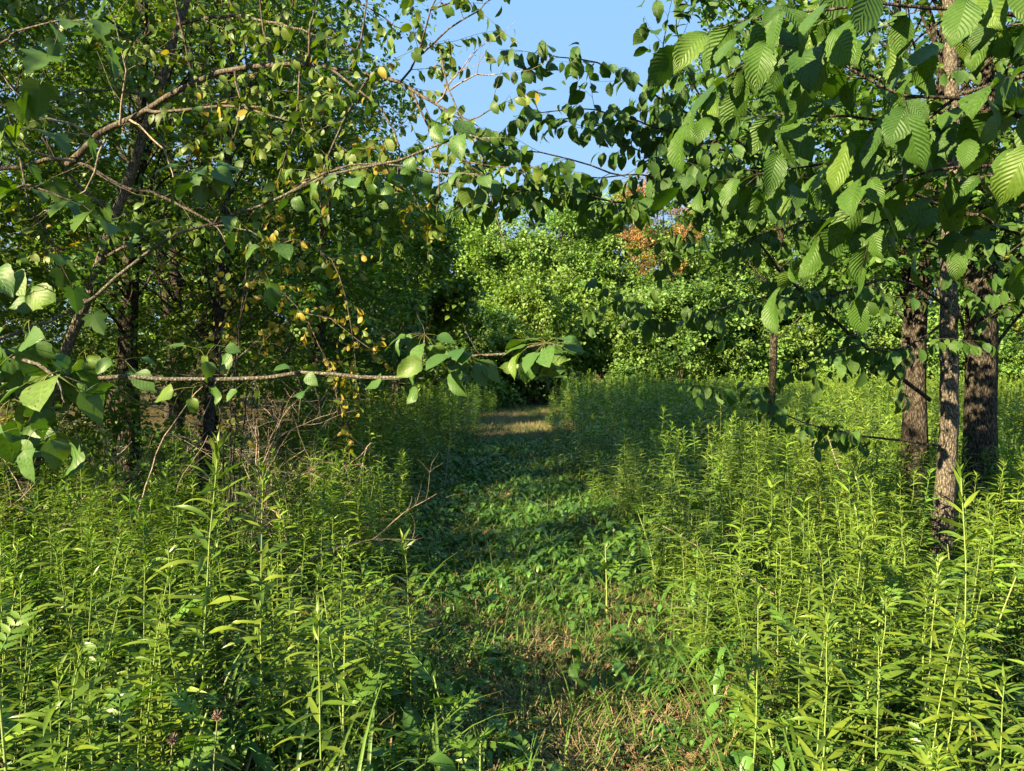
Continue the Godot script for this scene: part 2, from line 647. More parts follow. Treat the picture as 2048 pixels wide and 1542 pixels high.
func pinnate_plant(at: Vector3, h: float, n: int, label: String, lean := Vector3.ZERO, split := false) -> void:
	var t := thing("pinnate_leaved_plant", label, "plant", at, "plants with toothed feathery leaves beside the path")
	var pts := curve([Vector3(0, -0.03, 0), Vector3(0, h * 0.5, 0) + lean * 0.35, Vector3(0, h, 0) + lean], 0.06)
	var s := MB.new()
	s.tube(pts, 0.006, 0.003, 6, Color(0.17, 0.22, 0.06))
	part("stem", s.mesh(), M.stem, t)
	var a := rf(0, TAU)
	for i in n:
		var f := 0.25 + 0.75 * (i + 0.5) / n
		a += 2.4
		var rise := lerpf(0.2, 1.0, f)
		var b := MB.new()
		var apart := []
		pinnate(b, Transform3D(basis_of(Vector3(cos(a) * cos(rise), sin(rise), sin(a) * cos(rise)), Vector3.UP), Vector3.ZERO), lerpf(0.3, 0.16, f) * rf(0.85, 1.15), 5, tint(Color(0.12, 0.23, 0.03), 0.15), apart, split)
		var o := part("leaf", b.mesh(), M.herb, t, Transform3D(Basis(), pts[int(f * (pts.size() - 1))]))
		for q in apart:
			part("leaflet", LM.leaflets[R.randi() % 3], M.herb, o, q)

func rosette(b: MB, leaves: Array, tip: Vector3, n: int, size: float, col: Color, out := Vector3.ZERO) -> void:
	var a := rf(0, TAU)
	for i in n:
		a += 2.4 + rf(-0.3, 0.3)
		var d := Vector3(cos(a), rf(-0.9, 0.45), sin(a)) + out
		var up := (Vector3(rf(-0.6, 0.3), 0.8, rf(0.1, 0.9)) + rdir() * 0.35).normalized()
		leaves.append([Transform3D(basis_of(d, up, size * rf(0.7, 1.15)), tip), tint(col, 0.2)])

func fork(b: MB, at: Vector3, dir: Vector3, length: float, r: float, deep: int) -> void:     # bare dead twigs
	var m := maxi(4, int(length / 0.08))
	var pts := PackedVector3Array()
	var p := at
	var d := dir.normalized()
	for i in m + 1:
		pts.append(p)
		d = (d + rdir() * 0.22).normalized()
		p += d * length / m
	b.tube(pts, r, r * 0.45, 4 if r > 0.004 else 3)
	if deep > 0:
		for i in R.randi_range(3, 5):
			fork(b, pts[R.randi_range(1, m)], d + rdir() * 1.1, length * rf(0.3, 0.65), r * 0.55, deep - 1)


func _ready() -> void:
	R.seed = 20240
	noise.seed = 3
	noise.frequency = 0.03
	# ------------------------------------------------ camera, sky, sun, exposure
	var cam := Camera3D.new()
	cam.name = "camera"
	cam.position = EYE
	cam.basis = cam_basis
	cam.fov = rad_to_deg(2.0 * atan(771.0 / F))
	cam.near = 0.05
	cam.far = 900.0
	add_child(cam)
	var env := Environment.new()
	env.background_mode = Environment.BG_SKY
	var sm := ProceduralSkyMaterial.new()
	sm.sky_top_color = Color(0.53, 0.72, 0.91)
	sm.sky_horizon_color = Color(0.76, 0.87, 0.95)
	sm.sky_curve = 0.12
	sm.ground_bottom_color = Color(0.16, 0.17, 0.1)
	sm.ground_horizon_color = Color(0.4, 0.42, 0.35)
	sm.sun_angle_max = 1.0
	env.sky = Sky.new()
	env.sky.sky_material = sm
	env.background_energy_multiplier = 0.262
	env.tonemap_mode = Environment.TONE_MAPPER_LINEAR
	env.tonemap_exposure = 5.0
	env.sdfgi_enabled = true
	env.ssao_enabled = true
	env.ssil_enabled = true
	var we := WorldEnvironment.new()
	we.name = "world"
	we.environment = env
	add_child(we)
	var sun := DirectionalLight3D.new()
	sun.name = "sun"
	sun.light_color = Color(1.0, 0.92, 0.74)
	sun.light_energy = 1.55
	sun.light_angular_distance = 0.5
	sun.shadow_enabled = true
	var el := deg_to_rad(25.0)
	var az := deg_to_rad(40.0)                                  # behind the line to the left
	to_sun = Vector3(-cos(el) * cos(az), sin(el), cos(el) * sin(az))
	add_child(sun)
	sun.look_at_from_position(to_sun * 50.0, Vector3.ZERO)

	for k in [[-0.5, 17.4, 1.0], [0.2, 17.9, 1.0], [0.9, 18.2, 1.0], [1.6, 18.5, 0.9], [-0.9, 17.0, 0.7]]:
		gaps.append([on_ground(k[0], -k[1]) + Vector3.UP * 0.2, k[2]])
	for k in [[660, 720, 4.5, 0.75], [690, 820, 4.4, 0.6], [420, 800, 5.9, 0.5], [600, 850, 6.0, 0.45], [250, 820, 5.8, 0.45], [560, 160, 3.6, 0.7], [300, 230, 3.8, 0.6], [720, 250, 3.4, 0.6], [200, 540, 6.2, 0.5], [120, 380, 5.0, 0.5], [420, 60, 5.0, 0.7], [760, 60, 4.6, 0.6]]:
		gaps.append([P(k[0], k[1], k[2]), k[3]])
	gaps.append([P(875, 790, 17.5), 0.4])
	gaps.append([P(1293, 800, 19.5), 0.45])
	materials()
	setting()
	background()
	thicket()
	elms()
	poplar()
	meadow()
	path_cover()
	small_things()


func materials() -> void:
	var elm_pics := leaf_pictures(12.0, 0.3, 0.45, 0.10, 1.0)
	var pop_pics := leaf_pictures(6.0, 0.45, 0.75, 0.08, 0.4)
	var herb_pics := leaf_pictures(8.0, 0.5, 0.5, 0.08, 0.3)
	M.elm = leaf_material(0.48, Color(0.85, 0.9, 0.35), elm_pics, 0.14)
	M.poplar = leaf_material(0.5, Color(0.7, 0.75, 0.3), pop_pics, 0.08)
	M.elm_b = leaf_material(0.55, Color(0.85, 0.9, 0.35), leaf_pictures(11.0, 0.33, 0.4, 0.16, 1.0, 9, 8), 0.16)
	M.poplar_b = leaf_material(0.55, Color(0.7, 0.75, 0.3), leaf_pictures(6.5, 0.4, 0.7, 0.16, 0.4, 8, 9), 0.08)
	M.oval_b = leaf_material(0.55, Color(0.85, 0.9, 0.35), leaf_pictures(6.0, 0.4, 0.6, 0.16, 0.3, 6, 10))
	M.oval = leaf_material(0.5, Color(0.85, 0.9, 0.35), pop_pics)
	M.mass = leaf_material(0.5, Color(0.85, 0.9, 0.35))
	M.herb = leaf_material(0.38, Color(0.75, 0.85, 0.3), herb_pics)
	M.herb_mass = leaf_material(0.38, Color(0.75, 0.85, 0.3))
	M.dry = leaf_material(0.8, Color(0.3, 0.25, 0.15))
	M.stem = leaf_material(0.6, Color(0.15, 0.18, 0.05))
	M.bark = bark([Color(0.016, 0.012, 0.009), Color(0.05, 0.04, 0.031), Color(0.13, 0.108, 0.086)], [0.3, 0.5, 0.72], 11, Vector3(5.5, 1.5, 5.5), 2.2)
	M.bark_warm = bark([Color(0.036, 0.029, 0.022), Color(0.115, 0.096, 0.074), Color(0.23, 0.195, 0.155)], [0.3, 0.5, 0.72], 12, Vector3(8.0, 2.6, 8.0), 1.2)
	M.bark_lichen = bark([Color(0.03, 0.025, 0.02), Color(0.08, 0.068, 0.052), Color(0.12, 0.105, 0.08), Color(0.27, 0.29, 0.25)], [0.25, 0.5, 0.66, 0.76], 13, Vector3(7, 5, 7), 0.25, 0.03)
	M.bark_brown = bark([Color(0.025, 0.02, 0.015), Color(0.075, 0.06, 0.046), Color(0.15, 0.125, 0.1)], [0.25, 0.5, 0.75], 14, Vector3(6, 3, 6), 0.3)
	M.dead = bark([Color(0.09, 0.068, 0.05), Color(0.21, 0.165, 0.12), Color(0.36, 0.3, 0.23)], [0.25, 0.5, 0.75], 15, Vector3(6, 4, 6), 0.15)
	# leaf meshes
	leaf_pool("elm", "elm", 16, 2, 0.29, 0.12, 0.05, [Color(0.055, 0.13, 0.022), Color(0.08, 0.17, 0.026), Color(0.12, 0.215, 0.03)], 5)
	leaf_pool("elm_small", "elm", 9, 1, 0.31, 0.1, 0.06, [Color(0.05, 0.125, 0.022), Color(0.075, 0.16, 0.026), Color(0.12, 0.21, 0.03)])
	leaf_pool("poplar", "poplar", 12, 2, 0.40, 0.07, 0.55, [Color(0.045, 0.115, 0.028), Color(0.07, 0.15, 0.03), Color(0.11, 0.19, 0.03)], 6)
	leaf_pool("oval", "oval", 5, 1, 0.29, 0.0, 0.08, [Color(0.08, 0.16, 0.025), Color(0.14, 0.2, 0.03), Color(0.36, 0.28, 0.03)])
	leaf_pool("rod", "lance", 7, 1, 0.068, 0.0, 0.0, [Color(0.118, 0.21, 0.028), Color(0.152, 0.245, 0.03), Color(0.2, 0.285, 0.034)])
	var parts := []
	for k in 4:
		parts.append(leaf("lance", 5, 1, 0.068 * [1.0, 0.85, 1.15, 0.9][k], 0.3, [0.5, 1.1, 0.8, 1.5][k], 0.0, 0.0, Color(0.152, 0.245, 0.03), [0.3, -0.6, 0.5, -0.3][k]))
	LM.rod_parts = parts
	LM.serrate = leaf("lance", 12, 1, 0.17, 0.15, 0.4, 0.3, 0.0, Color.WHITE)
	LM.leaflets = []
	for k in [Color(0.105, 0.21, 0.028), Color(0.12, 0.23, 0.03), Color(0.14, 0.25, 0.033)]:
		LM.leaflets.append(leaf("lance", 12, 1, 0.17, 0.15, 0.4, 0.3, 0.0, k).mesh())
	# leafy twigs for crowns
	CM.vine = [clump("heart", 15, 0.105, 0.42, 0.44, 0.2, 0.22, 0.9), clump("heart", 12, 0.12, 0.4, 0.42, 0.1, 0.22, 0.9)]
	CM.elm = [clump("elm", 13, 0.085, 0.45, 0.3, 0.75, 0.2, 0.5), clump("elm", 11, 0.09, 0.38, 0.3, 0.6, 0.2, 0.6)]
	CM.oval = [clump("oval", 16, 0.06, 0.4, 0.3, 0.5, 0.22, 0.6), clump("oval", 14, 0.065, 0.34, 0.3, 0.4, 0.22, 0.6)]
	CM.ash = [clump("lance", 13, 0.105, 0.42, 0.19, 0.7, 0.2, 0.8), clump("lance", 11, 0.11, 0.36, 0.2, 0.6, 0.2, 0.8)]


func setting() -> void:
	var soil := StandardMaterial3D.new()
	soil.albedo_texture = noise_picture(0.012, [Color(0.035, 0.026, 0.016), Color(0.085, 0.062, 0.036), Color(0.07, 0.075, 0.025), Color(0.19, 0.145, 0.085)], [0.25, 0.45, 0.55, 0.75], 21, 1024)
	soil.uv1_triplanar = true
	soil.uv1_world_triplanar = true
	soil.uv1_scale = Vector3.ONE * 0.7
	soil.roughness = 1.0
	soil.metallic_specular = 0.1
	soil.heightmap_enabled = true
	soil.heightmap_texture = noise_picture(0.03, [Color.BLACK, Color.WHITE], [0.2, 0.8], 22, 1024)
	soil.heightmap_scale = 3.0
	M.soil = soil
	var b := MB.new()
	var k := 81
	for i in k:
		for j in k:
			var u := (i / 40.0 - 1.0)
			var w := (j / 40.0 - 1.0)
			var x := sinh(u * 4.6) / sinh(4.6) * 300.0
			var z := sinh(w * 4.6) / sinh(4.6) * 300.0 - 8.0
			b.v.append(on_ground(x, z)); b.c.append(Color.WHITE); b.uv.append(Vector2(x, z))
	for i in k - 1:
		for j in k - 1:
			var a := i * k + j
			b.ix.append_array(PackedInt32Array([a, a + k, a + 1, a + 1, a + k, a + k + 1]))
	b.smooth()
	var g := part("ground", b.mesh(), soil, self)
	tag(g, "brown leaf strewn soil under the weeds and trees", "ground", "", "structure")
	var straw: StandardMaterial3D = soil.duplicate()
	straw.albedo_texture = noise_picture(0.02, [Color(0.05, 0.036, 0.02), Color(0.13, 0.095, 0.052), Color(0.09, 0.09, 0.03), Color(0.26, 0.19, 0.11)], [0.25, 0.45, 0.56, 0.76], 23, 1024)
	b = MB.new()
	for i in 61:
		var d := -1.0 + i * 0.5
		for j in 9:
			var x := path_mid(d) + path_half(d) * 1.15 * (j / 4.0 - 1.0) + 0.12 * sin(d * 3.1 + j)
			b.v.append(on_ground(x, -d) + Vector3.UP * 0.012); b.c.append(Color.WHITE); b.uv.append(Vector2(x, d))
	for i in 60:
		for j in 8:
			var a := i * 9 + j
			b.ix.append_array(PackedInt32Array([a, a + 9, a + 1, a + 1, a + 9, a + 10]))
	b.smooth()
	if b.n[40].y < 0:
		for i in range(0, b.ix.size(), 3):
			var q := b.ix[i]
			b.ix[i] = b.ix[i + 1]
			b.ix[i + 1] = q
		b.smooth()
	var p := part("path", b.mesh(), straw, self)
	tag(p, "mown track of cut stems and dry litter between the goldenrod stands", "path", "", "structure")


func background() -> void:
	var bush := {"category": "shrub", "bark": M.bark_brown, "kind": "vine", "mat": M.mass, "stems": 4, "low": 0.35, "belly": 0.35, "wide": 2.0, "clusters": 40, "per": 50, "blob": 0.75, "col": VINE}
	var G := "vine draped shrubs closing the far end of the path"
	var spots := [[870, 27.0, 3.6, 1.9], [960, 25.6, 3.0, 1.7], [1060, 27.0, 3.9, 1.9], [1150, 29.0, 4.4, 2.0], [1255, 28.5, 3.6, 1.9], [1350, 26.5, 3.8, 2.0], [1470, 27.5, 4.2, 2.2], [1600, 27.0, 3.4, 2.1], [1730, 28.0, 4.0, 2.2], [1880, 27.5, 3.6, 2.2], [2030, 28.0, 4.0, 2.2], [2180, 27.0, 4.0, 2.2]]
	for k in spots:
		var c := bush.duplicate()
		c.wide = k[3]
		var low: bool = k[0] > 1100 and k[0] < 1300
		c.low = 1.5 if low else 0.3
		c.col = tint(VINE, 0.12)
		grow_tree("vine_draped_shrub", ("vine draped shrub overhanging the dark hollow at the path end" if low else "vine draped shrub on the thicket side of the path end" if k[0] < 1100 else "vine draped shrub behind the stand of far goldenrod" if k[0] < 1560 else "vine draped shrub across the meadow behind the elm trunks"), on_ground((k[0] - 1024) / F * k[1], -k[1]), k[2], 0.04, c, G)
	var tall := {"category": "tree", "bark": M.bark_brown, "kind": "vine", "mat": M.mass, "low": 1.2, "belly": 0.35, "wide": 2.6, "clusters": 60, "per": 52, "blob": 0.9, "col": VINE}
	var G2 := "vine covered trees behind the far shrubs"
	for k in [[760, 33, 8.0, 2.6], [900, 33.5, 7.8, 2.4], [1010, 32.0, 7.0, 2.3], [1120, 32.5, 8.2, 2.5], [1225, 34.5, 8.8, 2.4], [1340, 32.0, 6.6, 2.4], [1450, 34, 8.4, 2.6], [1580, 33, 9.0, 2.8], [1720, 34, 9.6, 2.8], [1870, 33, 9.0, 2.8], [2020, 34, 9.5, 2.8], [2190, 33, 9.5, 2.8]]:
		var c := tall.duplicate()
		c.wide = k[3]
		c.col = tint(VINE, 0.12)
		grow_tree("vine_covered_tree", ("sunlit tree smothered in vines straight behind the dark hollow" if k[0] > 1100 and k[0] < 1300 else "sunlit tree smothered in vines on the thicket side of the path" if k[0] < 1100 else "sunlit tree smothered in vines near the dying brown tree" if k[0] < 1500 else "sunlit tree smothered in vines across the meadow behind the elms"), on_ground((k[0] - 1024.0) / F * k[1], -k[1]), k[2], 0.1, c, G2)
	var red := tall.duplicate()
	red.merge({"kind": "ash", "col": Color(0.36, 0.17, 0.10), "wide": 1.5, "clusters": 24, "per": 26, "low": 5.2, "belly": 0.5, "yellow": 0.15, "blob": 0.7}, true)
	grow_tree("dying_tree", "dying tree with salmon brown leaves rising above the vines", on_ground((1318 - 1024) / F * 30.6, -30.6), 8.7, 0.07, red)
	var far := tall.duplicate()
	far.merge({"kind": "oval", "size": 1.9, "col": VINE, "wide": 3.6, "clusters": 40, "per": 34, "blob": 1.3, "low": 2.0}, true)
	for k in [[-14, 40, 12], [-8, 42, 11.5], [-2.5, 43, 9.5], [14, 42, 11], [21, 40, 12.5], [28, 38, 12]]:
		grow_tree("distant_tree", "broad leafy tree standing behind the vine covered trees", on_ground(k[0], -k[1]), k[2], 0.16, far, "trees beyond the vine bank")


func thicket() -> void:
	var c := {"category": "tree", "bark": M.bark, "kind": "oval", "mat": M.mass, "low": 2.1, "belly": 0.4, "wide": 2.0, "clusters": 34, "per": 40, "blob": 0.62, "col": Color(0.11, 0.195, 0.028), "yellow": 0.02}
	var G := "slim trees crowded in the thicket"
	# x, depth, height, trunk radius, width, crown from, twig kind, stems lean
	var list := [
		[-3.1, 7.6, 6.6, 0.06, 1.9, 2.1, "oval", 0.04], [-4.4, 8.8, 7.6, 0.13, 2.2, 2.3, "elm", 0.02], [-5.8, 7.4, 7.4, 0.09, 2.1, 2.0, "oval", 0.05],
		[-2.7, 10.4, 6.0, 0.07, 1.7, 2.0, "elm", 0.05], [-4.6, 11.6, 7.5, 0.16, 2.3, 2.2, "elm", 0.0], [-7.2, 10.2, 8.2, 0.12, 2.5, 1.8, "oval", 0.0],
		[-3.4, 13.6, 6.2, 0.08, 1.9, 1.6, "ash", 0.04], [-6.2, 14.2, 8.6, 0.14, 2.5, 1.9, "elm", 0.0], [-9.2, 13.0, 9.0, 0.15, 2.8, 1.6, "oval", 0.0],
		[-10.5, 8.5, 8.5, 0.14, 2.6, 1.6, "elm", 0.0], [-8.2, 18.5, 8.0, 0.13, 2.6, 1.4, "oval", 0.0], [-5.6, 21.5, 5.2, 0.12, 2.4, 0.9, "vine", 0.0], [-8.8, 24.5, 6.0, 0.12, 2.8, 0.8, "vine", 0.0],
		[-5.6, 1.3, 6.6, 0.08, 1.6, 3.7, "oval", 0.0], [-5.2, 4.0, 6.0, 0.07, 1.6, 2.4, "oval", 0.0], [-5.3, 5.6, 6.4, 0.08, 1.8, 2.2, "elm", 0.0], [-12.5, 20.0, 9.5, 0.15, 3.0, 1.2, "oval", 0.0], [-13.5, 27.0, 7.5, 0.15, 3.2, 1.0, "vine", 0.0]]  # the nearest of these stand outside the frame, added to shade the path
	var labels := ["slim tree with small leaves beside the thin leaning trunk", "straight dark trunk in the deep shade of the thicket", "small leaved tree behind the arching brown limb", "slender young elm at the thicket edge above the goldenrod", "thicker grey trunk deep inside the shaded thicket", "tall small leaved tree closing the back of the thicket"]
	for i in list.size():
		var k: Array = list[i]
		var e := c.duplicate()
		e.merge({"wide": k[4], "low": k[5], "kind": k[6], "lean": k[7], "col": tint(c.col, 0.15), "clusters": int(20 + k[4] * 9)}, true)
		grow_tree("thicket_tree", labels[i] if i < labels.size() else "slim leafy tree outside the frame beside the young poplar, added to shade the path" if k[1] < 6.0 else "leafy tree standing farther back in the shaded thicket", on_ground(k[0], -k[1]), k[2], k[3], e, G if i >= labels.size() else "")
	var dark := c.duplicate()
	dark.merge({"category": "shrub", "kind": "vine", "stems": 4, "low": 0.5, "wide": 1.3, "clusters": 30, "per": 44, "blob": 0.6, "col": Color(0.11, 0.195, 0.03), "yellow": 0.0}, true)
	grow_tree("dark_shrub", "dark green dense shrub at the thicket edge in full shade", on_ground(-2.35, -16.5), 4.8, 0.04, dark)
	var under := c.duplicate()
	under.merge({"category": "shrub", "kind": "oval", "stems": 5, "low": 0.25, "wide": 0.9, "clusters": 12, "per": 26, "blob": 0.5, "bark": M.bark_brown}, true)
	for k in [[-2.9, 9.0, 1.7], [-3.9, 7.3, 1.9], [-5.2, 9.8, 2.2], [-6.4, 8.4, 2.4], [-3.6, 12.0, 2.2], [-5.0, 6.6, 1.8], [-7.4, 7.6, 2.4], [-2.5, 13.0, 2.0]]:
		under.col = tint(c.col, 0.15)
		grow_tree("undergrowth_shrub", "leafy low shrub in the shade under the thicket trees", on_ground(k[0], -k[1]), k[2], 0.014, under, "low shrubs under the thicket")

	# leaning slender trunk
	var foot := P(30, 1100, 6.7)
	foot = on_ground(foot.x, foot.z)
	var t := thing("leaning_tree", "thin leaning trunk with speckled bark rising out of the goldenrod", "tree", foot)
	var leaves := []
	var b := MB.new()
	var line := wobble(curve([Vector3(0, -0.1, 0), P(62, 960, 6.6) - foot, P(120, 740, 6.4) - foot, P(180, 580, 6.25) - foot, P(235, 420, 6.1) - foot, P(300, 230, 6.0) - foot, P(365, 20, 5.9) - foot, P(420, -160, 5.9) - foot, P(470, -420, 6.0) - foot], 0.15), 0.006)
	b.tube(line, 0.047, 0.026, 9, Color.WHITE, 0.06, 0.3)
	part("trunk", b.mesh(), M.bark_warm, t)
	var s := {"kind": "oval", "size": 0.085, "gap": 0.05, "twig": 0.55, "every": 0.17, "droop": 0.45, "col": Color(0.115, 0.2, 0.026), "yellow": 0.03, "plane": 0.6, "rough": 0.012, "tumble": 0.8}
	for k in [[[[230, 430, 6.1], [120, 330, 5.9], [30, 180, 5.6], [-60, 60, 5.4]], 0.018], [[[290, 260, 6.0], [420, 210, 5.8], [560, 215, 5.6], [640, 190, 5.4]], 0.016], [[[330, 130, 6.0], [240, 60, 5.7], [160, -20, 5.4]], 0.016], [[[355, 50, 5.9], [470, 30, 5.6], [600, 60, 5.3], [700, 90, 5.2]], 0.015], [[[200, 520, 6.2], [300, 470, 5.9], [420, 450, 5.7], [520, 470, 5.5]], 0.014], [[[400, -90, 5.9], [560, -60, 5.6], [700, 0, 5.4], [810, 60, 5.3]], 0.016], [[[190, 545, 6.2], [90, 480, 5.9], [20, 450, 5.7]], 0.012], [[[380, -40, 5.9], [260, -60, 5.5], [100, 20, 5.2], [20, 90, 5.0]], 0.016], [[[310, 200, 6.0], [250, 180, 5.5], [130, 190, 5.0], [60, 250, 4.8]], 0.014]]:
		branch(t, foot, k[0], k[1], 0.004, M.bark_warm, leaves, s)
	emit_leaves(t, leaves, "oval", M.oval, M.oval_b)

	# arching shrub with brown limbs and yellowing leaves
	foot = on_ground(-3.05, -4.3)
	t = thing("arching_shrub", "large old shrub with brown arching limbs and yellowing small leaves", "shrub", foot)
	leaves = []
	var y := {"kind": "oval", "size": 0.06, "gap": 0.034, "twig": 0.42, "every": 0.13, "droop": 0.3, "col": Color(0.11, 0.19, 0.027), "yellow": 0.06, "plane": 0.55, "rough": 0.008, "tumble": 0.9, "spread": 0.3}
	var bare := y.duplicate()
	bare.merge({"bare": true, "twig": 0.4, "crook": 0.32, "sag": -0.02, "every": 0.12, "deep": 2}, true)
	branch(t, foot, [foot + Vector3(0, -0.1, 0), foot + Vector3(-0.1, 0.9, 0.1), P(-120, 430, 4.2), P(40, 332, 4.0), P(140, 318, 3.95), P(240, 372, 3.9), P(300, 385, 3.9), P(420, 440, 3.9)], 0.024, 0.006, M.bark_brown, leaves, bare, 0.45, "limb", 8)
	branch(t, foot, [[135, 330, 3.95], [200, 270, 3.85], [300, 214, 3.8], [400, 160, 3.7], [540, 130, 3.6], [700, 140, 3.5], [800, 165, 3.45], [872, 207, 3.4]], 0.018, 0.006, M.bark_brown, leaves, y, 0.35, "limb", 8)
	for k in [[[[385, 165, 3.7], [372, 90, 3.65], [350, 0, 3.6], [340, -120, 3.6]], 0.009], [[[540, 130, 3.6], [530, 60, 3.6], [505, -60, 3.5]], 0.008], [[[612, 133, 3.55], [622, 60, 3.5], [642, -60, 3.5]], 0.008], [[[700, 140, 3.5], [725, 80, 3.4], [740, -40, 3.4]], 0.007], [[[290, 220, 3.8], [350, 225, 3.7], [440, 212, 3.6], [530, 225, 3.5], [610, 260, 3.4]], 0.009], [[[800, 165, 3.45], [840, 100, 3.4], [860, 20, 3.3], [900, -40, 3.3]], 0.006], [[[740, 150, 3.5], [690, 240, 3.4], [650, 330, 3.3], [640, 420, 3.3]], 0.006], [[[820, 175, 3.45], [860, 260, 3.4], [880, 340, 3.3], [870, 420, 3.3]], 0.006], [[[600, 133, 3.55], [590, 240, 3.5], [560, 340, 3.4]], 0.006], [[[470, 143, 3.65], [480, 230, 3.5], [450, 300, 3.4]], 0.006], [[[830, 120, 3.4], [900, 60, 3.35], [955, 20, 3.3], [990, -10, 3.3]], 0.005], [[[872, 207, 3.4], [930, 240, 3.35], [985, 215, 3.3]], 0.005], [[[860, 260, 3.4], [930, 320, 3.3], [990, 330, 3.3]], 0.005], [[[860, 20, 3.3], [900, 10, 3.3], [935, -30, 3.3]], 0.005], [[[660, 137, 3.5], [760, 220, 3.3], [800, 300, 3.2], [790, 380, 3.2]], 0.006]]:
		branch(t, foot, k[0], k[1], 0.0025, M.bark_brown, leaves, y, 0.1)
	for k in [[[[872, 207, 3.4], [900, 170, 3.35], [940, 110, 3.3]], 0.005], [[[900, 180, 3.35], [950, 150, 3.3], [1005, 150, 3.3]], 0.004], [[[200, 290, 3.85], [150, 250, 3.7], [90, 240, 3.6], [30, 180, 3.5]], 0.008], [[[210, 280, 3.85], [170, 380, 3.7], [100, 420, 3.6]], 0.007], [[[260, 240, 3.8], [330, 300, 3.6], [350, 380, 3.5]], 0.006], [[[240, 250, 3.8], [250, 140, 3.7], [230, 40, 3.6]], 0.007], [[[150, 322, 3.9], [60, 300, 3.7], [10, 220, 3.5]], 0.007]]:
		branch(t, foot, k[0], k[1], 0.002, M.dead, leaves, bare, 0.15)
	emit_leaves(t, leaves, "oval", M.oval, M.oval_b)

	# drooping canes with yellow leaves
	foot = on_ground(-1.95, -5.3)
	t = thing("yellow_leaved_shrub", "thin drooping canes with bright yellow small leaves at the thicket edge", "shrub", foot)
	leaves = []
	var g := {"kind": "oval", "size": 0.052, "gap": 0.02, "twig": 0.26, "every": 0.05, "droop": 0.5, "col": Color(0.26, 0.25, 0.03), "yellow": 0.3, "plane": 0.4, "rough": 0.01, "tumble": 1.0, "spread": 0.3, "sag": 0.06}
	var low := Vector3(0, -0.08, 0) + foot
	for k in [[[low, [440, 720, 5.0], [490, 570, 4.8], [570, 590, 4.6], [640, 690, 4.5], [690, 850, 4.4]], 0.45], [[low, [470, 700, 4.9], [560, 490, 4.7], [660, 520, 4.5], [700, 640, 4.4], [712, 760, 4.4]], 0.45], [[low, [480, 640, 4.9], [540, 430, 4.7], [660, 340, 4.5], [780, 340, 4.3], [850, 430, 4.2]], 0.55], [[low, [500, 760, 5.0], [580, 640, 4.8], [660, 640, 4.6], [740, 700, 4.5]], 0.4]]:
		branch(t, foot, k[0], 0.008, 0.002, M.bark_brown, leaves, g, k[1], "cane", 5)
	emit_leaves(t, leaves, "oval", M.oval, M.oval_b)

	# dead brush
	var pos := [[-2.9, 5.7, 1.5], [-1.9, 6.1, 1.2], [-3.7, 6.0, 1.6], [-2.3, 7.0, 1.5], [-1.5, 5.0, 0.9], [-4.6, 5.6, 1.4], [-3.2, 6.9, 1.9]]
	for k in pos:
		var at := on_ground(k[0], -k[1])
		t = thing("dead_shrub", "leafless grey brush of dead twigs under the thicket", "shrub", at, "dead brush under the thicket")
		for i in 3:
			b = MB.new()
			fork(b, Vector3(rf(-0.1, 0.1), -0.05, rf(-0.1, 0.1)), Vector3(rf(-0.8, 0.9), rf(0.5, 1.1), rf(-0.5, 0.5)), k[2] * rf(0.7, 1.15), 0.009, 3)
			part("branch", b.mesh(), M.dead, t)


